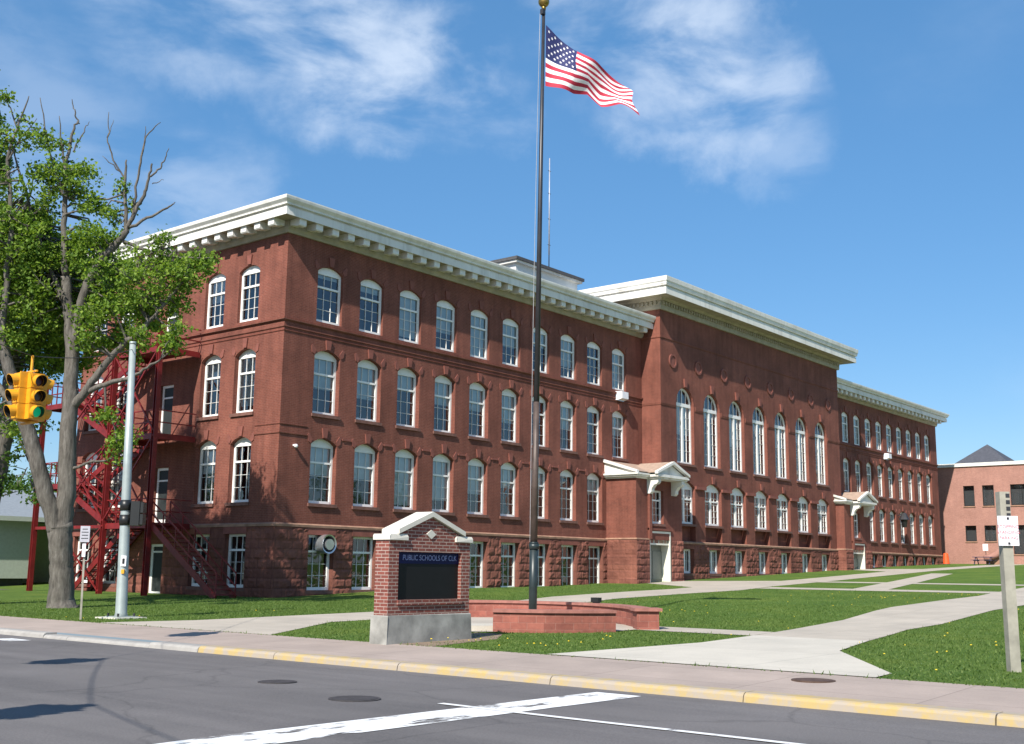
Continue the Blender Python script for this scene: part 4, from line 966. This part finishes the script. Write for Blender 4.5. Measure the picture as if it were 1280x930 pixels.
# wooden post with parking sign
t = thing('parking_sign', 'white parking sign with red words on a leaning grey wooden post', 'sign', (-13.02, -33.37, -.09))
zt = 2.71; lean = Vector((-.02-.005, .02, 0))
o = MB(); n = 5; px = [Vector((0, 0, -.2)), Vector((-.01, .01, zt))]
ax = cR*.078; ay = cF*.078
o.prism([px[0]-ax-ay, px[0]+ax-ay, px[0]+ax+ay, px[0]-ax+ay], px[1]-px[0]); o.build('post', M['wood'], t)
o = MB()
for k in range(5): o.obox(Vector((-.01, .01, 2.25+.10*k))-ay*1.02+ax*.55, cR*.03, cF*.004, (0, 0, .03))
o.build('nail_plates', M['steelpole'], t)
c = Vector((-.01, .0, 2.11))-cF*.105
o = MB(); o.obox(c, cR*.155, cF*.006, (0, 0, .225)); pl = o.build('sign_plate', M['signwhite'], t)
for k, wd in enumerate(('STOPPING', 'STANDING', 'PARKING')):
    tm = text_mesh(wd, .07, .002); tm.materials.append(M['redink'])
    q = place('lettering', tm, pl, c-cF*.0085+Vector((0, 0, .06-.085*k))); q.rotation_euler = Matrix(((cR.x, 0, -cF.x), (cR.y, 0, -cF.y), (0, 1, 0))).to_euler()
for z in (.19, -.19):
    o = MB(); o.obox(c-cF*.01+Vector((0, 0, z)), cR*.016, cF*.008, (0, 0, .016)); o.build('bolt', M['steelpole'], pl)
# manhole cover in the pavement, two dark round discs in the road
M['iron'] = plain('dark_disc', (.052, .046, .046), .7, .2, var=.3, scale=9, bumps=.4)
def manhole(x, y, z, r, label, m='iron'):
    o = MB(); o.tube([(0, 0, -.01), (0, 0, .008)], r, 28); o.tube([(0, 0, .0081), (0, 0, .012)], r*.86, 28)
    tag(o.build('manhole_cover', M[m], None, False, (x, y, z)), label, 'manhole cover', 'round iron manhole covers')
manhole(-16.33, -31.65, -.112, .30, 'rusty round manhole cover in the pavement', 'bronze'); manhole(-20.9, -25.8, roadz(-20.9)+.002, .27, 'round dark disc in the road nearer the kerb'); manhole(-21.6, -28.1, roadz(-21.6)+.002, .32, 'round dark disc in the road farther from the kerb')

# ------------------------------------------------------------------ background right
AX = 90.0; AN = thing('brick_annex', 'two storey pinkish brick annex with flat white coping behind the far wing', 'building', (AX, 0, 2.2))
wn = [(-.45, -1.55, 6.1, 8.2), (-2.35, -3.5, 6.1, 8.2), (-5.1, -9.5, 6.1, 8.2), (-.45, -1.55, 2.5, 4.1), (-2.35, -3.5, 2.5, 4.1), (-5.1, -9.5, 1.2, 4.1), (-12, -14, 6.1, 8.2), (-12, -14, 2.5, 4.1), (-17, -21, 6.1, 8.2), (-17, -21, 2.5, 4.1)]
m = MB(); T2 = lambda s, d, z: (d, -s, z)
facade(m, T2, -8, 60, -1, 10.2, [(-a, -b, z0, z1, 0) for a, b, z0, z1 in wn if (a, z0) != (-5.1, 1.2)]+[(5.1, 9.5, 1.2, 4.1, 0)], .2)
m.poly([(0, 8, -1), (20, 8, -1), (20, 8, 10.2), (0, 8, 10.2)]); m.poly([(0, -60, -1), (20, -60, -1), (20, -60, 10.2), (0, -60, 10.2)]); m.poly([(20, 8, -1), (20, -60, -1), (20, -60, 10.2), (20, 8, 10.2)])
m.build('wall', M['annex'], AN)
m = MB(); m.box(-.15, 20.1, -60.1, 8.1, 10.2, 10.55); m.build('coping', M['white'], AN)
for a, b, z0, z1 in wn:
    m = MB(); m.box(.10, .16, b, b+.06, z0, z1); m.box(.10, .16, a-.06, a, z0, z1); m.box(.10, .16, b+.06, a-.06, z0, z0+.07); m.box(.10, .16, b+.06, a-.06, z1-.07, z1)
    if a-b > 2:
        for k in (1, 2, 3): yy = b+(a-b)*k/4; m.box(.11, .15, yy-.03, yy+.03, z0+.07, z1-.07)
    o = m.build('window', M['black'], AN)
    p = MB(); p.poly([(.13, b, z0), (.13, a, z0), (.13, a, z1), (.13, b, z1)]); p.build('pane', M['glass'], o)
    s = MB(); s.box(-.08, .1, b-.05, a+.05, z0-.12, z0-.005); s.build('sill', M['band'], o)
m = MB(); m.box(.5, .6, -59, 7, 0, 10); m.build('interior', M['dark'], AN)
PYR = thing('pyramid_roof_building', 'dark slate pyramid roof rising behind the flat brick annex', 'building', (112, 3.3, 3))
m = MB(); m.box(-3.2, 3.2, -3.2, 3.2, -1, 11.2); m.build('wall', M['annex'], PYR)
m = MB(); b4_ = [(-3.5, -3.5, 11.2), (3.5, -3.5, 11.2), (3.5, 3.5, 11.2), (-3.5, 3.5, 11.2)]
for a, b in zip(b4_, b4_[1:]+b4_[:1]): m.poly([a, b, (0, 0, 14.0)])
m.poly(b4_); m.build('roof', M['slate'], PYR)
t = thing('stair_cheek_wall', 'curved pinkish stone wall sloping down beside the annex steps', 'wall', (86.5, -4.6, g(86.5)))
o = MB(); o.tube([(0, -1.0, 2.35), (-.1, -.5, 1.75), (-.25, .1, 1.0), (-.5, .7, .65), (-.7, 1.2, .6)], [.28, .3, .32, .32, .3], 10); o.build('wall_top', M['annex'], t, True)
o = MB(); o.prism([(0, -1.0, -.2), (0, -1.0, 2.2), (0, .1, .9), (0, 1.2, .45), (0, 1.2, -.2)], (.4, 0, 0)); o.build('wall_body', M['band'], t)
t = thing('picnic_table', 'dark blue picnic table in front of the brick annex', 'picnic table', (84, -3.9, g(84)))
o = MB(); o.box(-.4, .4, -.95, .95, .70, .76); o.build('tabletop', M['darkblue'], t)
for x in (-.75, .75): o = MB(); o.box(x-.14, x+.14, -.95, .95, .42, .47); o.build('bench', M['darkblue'], t)
for y in (-.7, .7):
    o = MB(); o.beam((-.7, y, 0), (-.2, y, .7), .07); o.beam((.7, y, 0), (.2, y, .7), .07); o.beam((-.85, y, .39), (.85, y, .39), .06); o.build('leg', M['darkblue'], t)
t = thing('annex_sign', 'small white sign on a thin pole before the annex wall', 'sign', (86, -3.55, g(86)))
o = MB(); o.tube([(0, 0, -.1), (0, 0, 2.0)], .03, 8); o.build('post', M['steelpole'], t); o = MB(); o.box(-.06, -.035, -.25, .25, 1.35, 2.0); o.build('sign_plate', M['signwhite'], t)
t = thing('traffic_barrel', 'orange barrel standing by the end of the far wing', 'barrel', (85.2, .1, g(85.2)))
o = MB(); o.tube([(0, 0, .04), (0, 0, .4), (0, 0, .8), (0, 0, 1.05), (0, 0, 1.12)], [.34, .31, .27, .24, .12], 16); o.build('body', M['orange'], t); o = MB(); o.tube([(0, 0, -.02), (0, 0, .05)], [.45, .40], 16); o.build('base', M['black'], t)

# ------------------------------------------------------------------ background left
H = thing('portable_classroom', 'low pale green siding building with grey roof at the left edge', 'building', (-5.3, 24, 0))
m = MB(); m.box(-14, 7.6, 0, 9, .48, 3.72); m.box(7.6, 17, 3.2, 9, .0, 3.72); m.build('wall', M['greenside'], H)
m = MB(); m.box(-13.6, 7.2, .3, 8.7, -.1, .48); m.build('skirting', M['dark'], H)
m = MB(); m.prism([(-14.5, -.6, 3.74), (-14.5, 9.6, 3.74), (-14.5, 9.6, 3.86), (-14.5, 4.5, 5.7), (-14.5, -.6, 3.9)], (32.6, 0, 0)); m.build('roof', M['greyroof'], H)
m = MB(); m.box(-14.5, 18.1, -.64, -.605, 3.66, 3.92); m.build('fascia', M['greenside'], H)
m = MB()
for x in (9.4, 13, 17.4): m.box(x-.1, x+.1, -.2, 0, 0, 3.74)
m.build('porch_post', M['greenside'], H)
for x in (-9, -4.2):
    m = MB(); m.box(x, x+1.2, -.05, .02, 1.4, 2.7); w_ = m.build('window', M['frame'], H); m = MB(); m.box(x+.1, x+1.1, -.07, -.052, 1.5, 2.6); m.build('pane', M['screen'], w_)

# ------------------------------------------------------------------ trees
def frame_pts(base, px, ref, k, depth=0.0):
    """limb polyline given as (right, up, depth) metres relative to base"""
    return [Vector(base)+cR*a+Vector((0, 0, b))+cF*c for a, b, c in px]
def leaf_mesh(twigs, per, spread, size, rs):
    """small bent leaves round many twig ends"""
    T = np.array([[p.x, p.y, p.z] for p in twigs]); n = len(T)*per
    C = np.repeat(T, per, 0)+rs.normal(0, spread, (n, 3))*np.array([1, 1, .75])
    a = rs.normal(size=(n, 3)); a /= np.linalg.norm(a, axis=1)[:, None]
    nrm = rs.normal(size=(n, 3))+np.array([0, 0, .9]); b = np.cross(nrm, a); b /= np.linalg.norm(b, axis=1)[:, None]
    s = size*rs.uniform(.55, 1.25, n)[:, None]
    c = np.cross(a, b)
    v = np.stack([C-a*s, C+b*s*.62+c*s*.18, C+a*s*.9, C-b*s*.62+c*s*.18], 1).reshape(-1, 3)
    f = np.arange(n*4).reshape(-1, 4)
    return v, f
def build_tree(name, label, base, limbs, blobs, leafm, seed, leafsize=.078, per=18, spread=.15, group=None):
    rs = np.random.RandomState(seed); T = thing(name, label, 'tree', base, group); B = Vector(base)
    tk = MB()
    def wob(pts, rad):
        P = [Vector(p) for p in pts]; out = []; rr_ = []
        for i in range(len(P)-1):
            p0 = P[max(i-1, 0)]; p1 = P[i]; p2 = P[i+1]; p3 = P[min(i+2, len(P)-1)]
            for t in np.linspace(0, 1, 5, endpoint=False):
                out.append(.5*((2*p1)+(p2-p0)*t+(2*p0-5*p1+4*p2-p3)*t*t+(3*p1-p0-3*p2+p3)*t**3)+Vector(rs.normal(0, .018, 3))); rr_.append(rad[i]*(1-t)+rad[i+1]*t)
        out.append(P[-1]); rr_.append(rad[-1]); return out, rr_
    segs = []
    for pts, rad in limbs:
        pts = [cR*a+Vector((0, 0, b))+cF*c for a, b, c in pts]; q, r_ = wob(pts, rad); tk.tube(q, r_, 10 if rad[0] > .1 else 6); segs += [(p, x) for p, x in zip(q, r_)]
    sp = np.array([[p.x, p.y, p.z] for p, _ in segs])
    twigs = []
    for (a, b, c, ra, rb, rc, nt_) in blobs:
        ctr = cR*a+Vector((0, 0, b))+cF*c
        # sub-clumps for an uneven outline
        if c < 2: nt_ = int(nt_*.56)
        ncl = max(3, nt_//8); cl = []
        for _ in range(ncl):
            w = rs.normal(size=3); w /= np.linalg.norm(w); w *= rs.uniform(.25, 1.0)**.5
            cl.append(ctr+cR*(w[0]*ra)+Vector((0, 0, w[1]*rb))+cF*(w[2]*rc))
        for q in cl:
            dd = np.linalg.norm(sp-np.array(q), axis=1); i = int(np.argmin(dd)); s0 = segs[i][0]
            tk.tube([s0, s0.lerp(q, .5)+Vector(rs.normal(0, .12, 3))+Vector((0, 0, .1)), q], [min(.05, segs[i][1]*.6), .028, .012], 4, 0, False)
            for _ in range(nt_//ncl):
                e = q+Vector(rs.normal(0, 1, 3))*min(.30, .22*max(ra, rb)); twigs.append(e)
                if rs.rand() < .5: tk.tube([q, e], [.012, .005], 3, 0, False)
    tk.build('trunk', M['bark'], T, True)
    v, f = leaf_mesh(twigs, per, spread, leafsize, rs)
    me = bpy.data.meshes.new('crown'); me.from_pydata(v.tolist(), [], f.tolist()); me.materials.append(leafm); place('crown', me, T)
    return T
def bearing(base):
    """lay a tree out in the upright plane through its base that faces the street corner; offsets in metres"""
    B = Vector(base); D = math.hypot(B.x-CAM.x, B.y-CAM.y)
    def f(u, v, dep=0.0):
        r = fwd+rgt*((u-640)/1417.39)-upv*((v-465)/1417.39); P = CAM+r*((D+dep)/math.hypot(r.x, r.y))-B
        return (P.dot(cR), P.z, P.dot(cF))
    return f, D/1417.39*.93
TB = (-11.46, -3.55, -.08); px, k = bearing(TB)
limbs = [
 ([px(77, 768), px(77, 752), px(77, 720), px(76, 690), px(75, 655)], [.62, .43, .38, .37, .40]),
 ([px(72, 665), px(58, 620), px(44, 570), px(30, 520), px(14, 470), px(2, 425), px(-6, 360, .4), px(-4, 290, .6)], [.30, .27, .25, .23, .20, .17, .12, .08]),
 ([px(77, 665), px(83, 620), px(84, 560), px(88, 500), px(90, 445), px(86, 390), px(82, 345)], [.32, .30, .28, .25, .22, .19, .16]),
 ([px(82, 345), px(80, 290), px(82, 240), px(82, 205), px(90, 170), px(97, 152)], [.13, .10, .08, .06, .045, .03]),
 ([px(97, 152), px(93, 138), px(90, 124)], [.03, .022, .012]), ([px(82, 215), px(76, 180), px(74, 145)], [.045, .03, .012]), ([px(80, 250), px(62, 190), px(50, 122)], [.05, .032, .012]),
 ([px(90, 190), px(104, 165), px(112, 152)], [.03, .02, .008]), ([px(97, 152), px(99, 155)], [.03, .02]),
 ([px(90, 445), px(98, 395, -.2), px(110, 355, -.4), px(130, 322, -.6), px(152, 298, -.8), px(160, 285, -.8)], [.17, .16, .145, .13, .115, .10]),
 ([px(160, 285, -.8), px(170, 262, -.9), px(181, 240, -1), px(187, 220, -1), px(190, 205, -1)], [.085, .07, .055, .04, .03]),
 ([px(187, 222, -1), px(200, 210, -1), px(207, 197, -1), px(211, 185, -1)], [.035, .03, .02, .01]), ([px(158, 290, -.8), px(157, 255, -.8), px(156, 225, -.8), px(158, 200, -.8)], [.07, .06, .05, .025]),
 ([px(165, 272, -.9), px(172, 225, -.9), px(178, 190, -.9), px(184, 170, -.9), px(201, 153, -.9)], [.05, .04, .035, .025, .01]), ([px(178, 190, -.9), px(182, 158, -.9)], [.02, .01]),
 ([px(150, 215, -.7), px(140, 196, -.7), px(135, 172, -.7), px(136, 140, -.7)], [.03, .028, .022, .01]), ([px(157, 225, -.8), px(150, 215, -.75), px(128, 195, -.7)], [.035, .03, .008]), ([px(135, 172, -.7), px(142, 150, -.7)], [.018, .008]),
 ([px(190, 230, -1), px(205, 225, -1)], [.02, .007]), ([px(160, 285, -.8), px(190, 270, -1), px(212, 258, -1.2), px(219, 253, -1.2)], [.06, .045, .03, .012]),
 ([px(88, 512), px(108, 488, -.4), px(126, 462, -.7), px(150, 435, -1), px(175, 415, -1.3), px(205, 380, -1.6), px(235, 345, -1.8)], [.17, .14, .12, .10, .085, .06, .03]),
 ([px(106, 492, -.3), px(132, 480, -.8), px(158, 474, -1.2), px(180, 462, -1.6), px(200, 450, -2)], [.10, .085, .07, .05, .03]),
 ([px(150, 300, -.8), px(190, 315, -1.2), px(225, 322, -1.6), px(262, 322, -2)], [.06, .05, .035, .015]),
 ([px(84, 590), px(110, 578, -.5), px(135, 575, -.8), px(146, 560, -1)], [.06, .045, .03, .012]),
 ([px(2, 425), px(8, 350, 0), px(14, 280, 0), px(10, 200, 0), px(22, 160, 0), px(36, 120, 0)], [.12, .10, .08, .06, .04, .015]), ([px(10, 200, 0), px(24, 175, 0), px(46, 148, 0)], [.04, .028, .01]), ([px(22, 160, 0), px(10, 130, 0), px(0, 112, 0)], [.03, .02, .01]),
 ([px(86, 390), px(60, 330, .4), px(40, 270, .6), px(20, 200, .6), px(16, 180, .6)], [.10, .08, .06, .03, .015]), ([px(14, 280), px(36, 250, .2), px(44, 215, .2)], [.05, .03, .012]),
 ([px(30, 520), px(10, 500, 1.2), px(-20, 450, 2.2), px(-40, 380, 3.0)], [.13, .11, .09, .05]),
]
def bl(u, v, ru, rv, n, dep=0, rd=None):
    a, b, c = px(u, v, dep); return (a, b, c, ru*k, rv*k, (rd if rd else (ru+rv)/2*k), n)
blobs = [
 bl(82, 215, 32, 28, 110, 0, 1.0), bl(66, 200, 22, 18, 44, 0, .8), bl(104, 228, 22, 18, 50, -.1, .8), bl(90, 182, 18, 8, 16), bl(116, 248, 18, 10, 30, -.3), bl(58, 178, 12, 10, 12), bl(75, 245, 24, 12, 36),
 bl(12, 122, 11, 12, 20), bl(30, 148, 10, 6, 8), bl(4, 180, 10, 24, 28), bl(28, 172, 22, 7, 20), bl(4, 222, 8, 14, 10), bl(46, 172, 14, 8, 14),
 bl(22, 262, 36, 26, 130, .6, 1.4), bl(12, 315, 40, 42, 280, .8, 2.2), bl(52, 306, 34, 38, 210, .6, 1.8), bl(76, 338, 28, 30, 110, .6, 1.5), bl(18, 380, 46, 36, 270, 1.0, 2.2), bl(58, 385, 38, 32, 180, .8, 2.0), bl(20, 430, 38, 26, 120, 1.2, 1.8),
 bl(-40, 330, 46, 64, 280, 1.2, 2.4), bl(-60, 430, 46, 46, 150, 1.8, 2.4), bl(-30, 240, 34, 36, 100, .8, 1.8),
 bl(30, 340, 60, 60, 260, 2.6, 1.2), bl(70, 400, 34, 30, 110, 2.4, 1.2),
 bl(30, 300, 50, 50, 420, 3.2, 1.6), bl(70, 380, 44, 44, 360, 3.6, 1.6), bl(100, 340, 30, 36, 170, 3.0, 1.4), bl(60, 440, 34, 26, 150, 3.4, 1.4), bl(40, 350, 50, 44, 180, 5.0, 1.2), bl(112, 370, 30, 36, 170, 4.0, 1.3), bl(140, 350, 34, 34, 190, 4.2, 1.1), bl(152, 425, 28, 24, 90, 3.4, 1.0), bl(178, 392, 26, 22, 80, 4.2, 1.0), bl(125, 305, 30, 16, 70, 3.8, 1.1), bl(90, 450, 30, 26, 90, 4.6, 1.2),
 bl(118, 262, 18, 10, 34, -.4), bl(125, 296, 24, 14, 70, -.5), bl(98, 308, 22, 20, 50, 0), bl(138, 268, 12, 10, 22, -.6), bl(157, 238, 8, 12, 16, -.8), bl(164, 255, 7, 7, 8, -.8), bl(112, 330, 20, 14, 36, -.3),
 bl(160, 352, 44, 26, 170, -1, 1.4), bl(205, 335, 40, 18, 120, -1.4, 1.2), bl(252, 324, 26, 11, 80, -1.8, .8), bl(190, 378, 40, 22, 170, -1.2, 1.2), bl(140, 398, 34, 24, 130, -1, 1.2), bl(203, 300, 14, 9, 18, -1.2), bl(228, 350, 22, 16, 60, -1.6, .8),
 bl(118, 425, 20, 18, 44, -.7), bl(222, 426, 20, 12, 60, -1.8, .7), bl(165, 425, 26, 12, 44, -1.2), bl(198, 305, 9, 14, 12, -1.2), bl(150, 375, 40, 30, 120, .6, 1.0),
 bl(148, 545, 18, 18, 80, -1, .6), bl(140, 522, 12, 10, 24, -.9), bl(150, 578, 10, 6, 8, -1),
 bl(-5, 500, 34, 28, 80, 1.5, 1.3), bl(22, 545, 24, 20, 36, 1.4, 1.0),
]
build_tree('maple_tree', 'old forked maple with dead upper twigs in front of the fire escape', TB, limbs, blobs, M['leaf'], 5)
# second tree behind, rooted beyond the left edge
TB2 = (-13.2, 1.6, -.08); px2, k2 = bearing(TB2)
l2 = [([px2(-26, 765), px2(-24, 700), px2(-14, 630), px2(2, 560), px2(13, 500), px2(14, 440), px2(6, 370), px2(-4, 300)], [.55, .42, .38, .34, .31, .28, .22, .14]),
      ([px2(-50, 400, .6), px2(-70, 300, .4), px2(-80, 200, .2), px2(-84, 100, 0), px2(-84, 40, 0)], [.2, .17, .14, .09, .04]), ([px2(2, 560), px2(-20, 480, .5), px2(-50, 400, 1), px2(-70, 320, 1)], [.2, .17, .13, .07]), ([px2(10, 510), px2(30, 560, -.3), px2(42, 590, -.6)], [.06, .04, .015]), ([px2(14, 450), px2(34, 410, .5), px2(56, 380, .8)], [.14, .1, .04])]
def bl2(u, v, ru, rv, n, dep=0):
    a, b, c = px2(u, v, dep); return (a, b, c, ru*k2, rv*k2, (ru+rv)/2*k2, n)
b2_ = [bl2(-10, 330, 50, 50, 220, .5), bl2(40, 375, 40, 34, 170, .6), bl2(-60, 380, 60, 60, 260, .5), bl2(-82, 250, 56, 56, 420, 0), bl2(-80, 165, 52, 52, 400, .3), bl2(-86, 70, 50, 52, 320, 0), bl2(-45, 215, 28, 36, 150, .2), bl2(-50, 110, 26, 34, 110, .4), bl2(-130, 190, 50, 70, 260, .3), bl2(-18, 280, 24, 36, 210, 2.1), bl2(-14, 205, 18, 40, 200, 2.1), bl2(-22, 140, 20, 24, 110, 2.1), bl2(10, 430, 36, 26, 60, .6), bl2(35, 470, 34, 26, 60, .4), bl2(15, 590, 24, 22, 34, -.5), bl2(40, 610, 18, 16, 22, -.6), bl2(30, 535, 26, 20, 30, -.2), bl2(5, 620, 18, 16, 18, -.4), bl2(-30, 560, 40, 40, 60, 0), bl2(60, 440, 24, 30, 40, .6)]
build_tree('maple_tree', 'dark trunked maple leaning in from the left edge behind the traffic signal', TB2, l2, b2_, M['leafdark'], 9)
# distant trees beyond the portable classroom and far right
def far_tree(x, y, z, h, r, seed, label, grp):
    rs = np.random.RandomState(seed); q = r
    lim = [([(0, -.2, 0), (0, h*.3, 0), (.1*r, h*.55, .1), (0, h*.9, 0)], [.3, .24, .16, .05]), ([(0, h*.35, 0), (r*.5, h*.6, .3), (r*.7, h*.75, .4)], [.14, .1, .04]), ([(0, h*.35, 0), (-r*.5, h*.6, -.3), (-r*.7, h*.7, -.4)], [.14, .1, .04])]
    bb = [(rs.uniform(-.6, .6)*r, h*rs.uniform(.45, .9), rs.uniform(-.6, .6)*r, r*.45, r*.4, r*.45, 50) for _ in range(10)]
    return build_tree('broadleaf_tree', label, (x, y, z), lim, bb, M['leafdark'], seed, .16, 12, .3, grp)
BG = 'trees beyond the portable classroom'
far_tree(19, 56, 0, 9, 3.6, 21, 'round leafy tree behind the portable classroom, nearest the school', BG); far_tree(13, 52, 0, 12, 4.2, 22, 'taller leafy tree behind the portable classroom at the left edge', BG)
far_tree(24, 62, 0, 9, 4.0, 23, 'low leafy tree far behind the fire escape', BG); far_tree(31, 82, 0, 12, 4.6, 24, 'farthest leafy tree seen between the maple trunks', BG)
# unseen trees opposite the long front, plus street trees added to darken pane reflections
for i, (x, y, h_, r_) in enumerate([(8, -74, 12, 5), (24, -80, 13, 5.5), (40, -76, 11, 5), (58, -84, 13, 6), (76, -80, 12, 5.5), (96, -88, 14, 6), (-52, -4, 11, 4.5), (-56, 10, 12, 5), (-54, 24, 11, 5), (-58, -18, 12, 5), (-40, 62, 14, 6), (-50, 78, 15, 6.5), (-34, 92, 14, 6), (-60, 52, 13, 6)]):
    far_tree(x, y, g(x) if x > -15 else -.3, h_, r_, 40+i, ['broad leafy tree across the lawn opposite the long front', 'unseen leafy tree across the street, added for the window reflections'][x < 0], ['trees opposite the long front', 'added trees across the street'][x < 0])

# ------------------------------------------------------------------ grass blades and dandelions
def inpoly(P, poly):
    x, y = P[:, 0], P[:, 1]; c = np.zeros(len(P), bool); n = len(poly); j = n-1
    for i in range(n):
        xi, yi = poly[i]; xj, yj = poly[j]
        with np.errstate(divide='ignore', invalid='ignore'): c ^= ((yi > y) != (yj > y)) & (x < (xj-xi)*(y-yi)/(yj-yi+1e-12)+xi)
        j = i
    return c
def lawn_points(n, x0, x1, y0, y1, rs, marg=0):
    P = np.stack([rs.uniform(x0, x1, n), rs.uniform(y0, y1, n)], 1); ok = np.ones(n, bool)
    for p in list(PATHS.values())+[APRON, PLAZA]: ok &= ~inpoly(P, p)
    s = inpoly(P, SOIL); ok &= ~(s & (rs.rand(n) < .8))
    ok &= ~((P[:, 0] > -.2) & (P[:, 1] > -.2)) & ~((P[:, 0] > 24.7) & (P[:, 1] > -2.3))
    ok &= ~((P[:, 0] > -15.9) & (P[:, 0] < -13.2) & (P[:, 1] > -22.9) & (P[:, 1] < -22.2))
    return P[ok]
rs = np.random.RandomState(11)
P = np.concatenate([lawn_points(150000, -15.6, 6, -36, -4, rs), lawn_points(40000, -15.6, 0, -14, 4, rs), lawn_points(35000, 6, 26, -34, 0, rs)])
n = len(P); z = np.interp(P[:, 0], GX, GZ); h = rs.uniform(.018, .045, n)*(1+.9*(rs.rand(n) > .93)); a = rs.uniform(0, math.pi, n); w = rs.uniform(.006, .014, n)*1.2
lx_, ly_ = rs.normal(0, .03, n), rs.normal(0, .03, n)
v = np.stack([np.stack([P[:, 0]-np.cos(a)*w, P[:, 1]-np.sin(a)*w, z-.005], 1), np.stack([P[:, 0]+np.cos(a)*w, P[:, 1]+np.sin(a)*w, z-.005], 1), np.stack([P[:, 0]+lx_, P[:, 1]+ly_, z+h], 1)], 1).reshape(-1, 3)
me = bpy.data.meshes.new('grass'); me.from_pydata(v.tolist(), [], np.arange(n*3).reshape(-1, 3).tolist()); me.materials.append(M['blade'])
tag(place('grass', me), 'short green grass of the school lawns', 'grass', None, 'stuff')
ctrs = lawn_points(34, -15, 22, -33, -10, rs); pts = [lawn_points(80, -15.2, 24, -34, -8, rs)]
for c in ctrs: pts.append(c+rs.normal(0, .6, (rs.randint(3, 10), 2)))
P = np.concatenate(pts); ok = np.ones(len(P), bool)
for p in list(PATHS.values())+[APRON, PLAZA]: ok &= ~inpoly(P, p)
P = P[ok & (P[:, 0] > -15.4)]
m = MB()
for x, y in P:
    r_ = rs.uniform(.012, .024); zz = g(x)+rs.uniform(.04, .09); m.tube([(x, y, zz), (x, y, zz+.012)], [r_, r_*.6], 6)
    m.tube([(x+.01, y, zz-.1), (x, y, zz)], .004, 3, 1, False)
tag(m.build('dandelions', [M['dand'], M['blade']]), 'yellow dandelions scattered over the lawns', 'flowers', None, 'stuff')
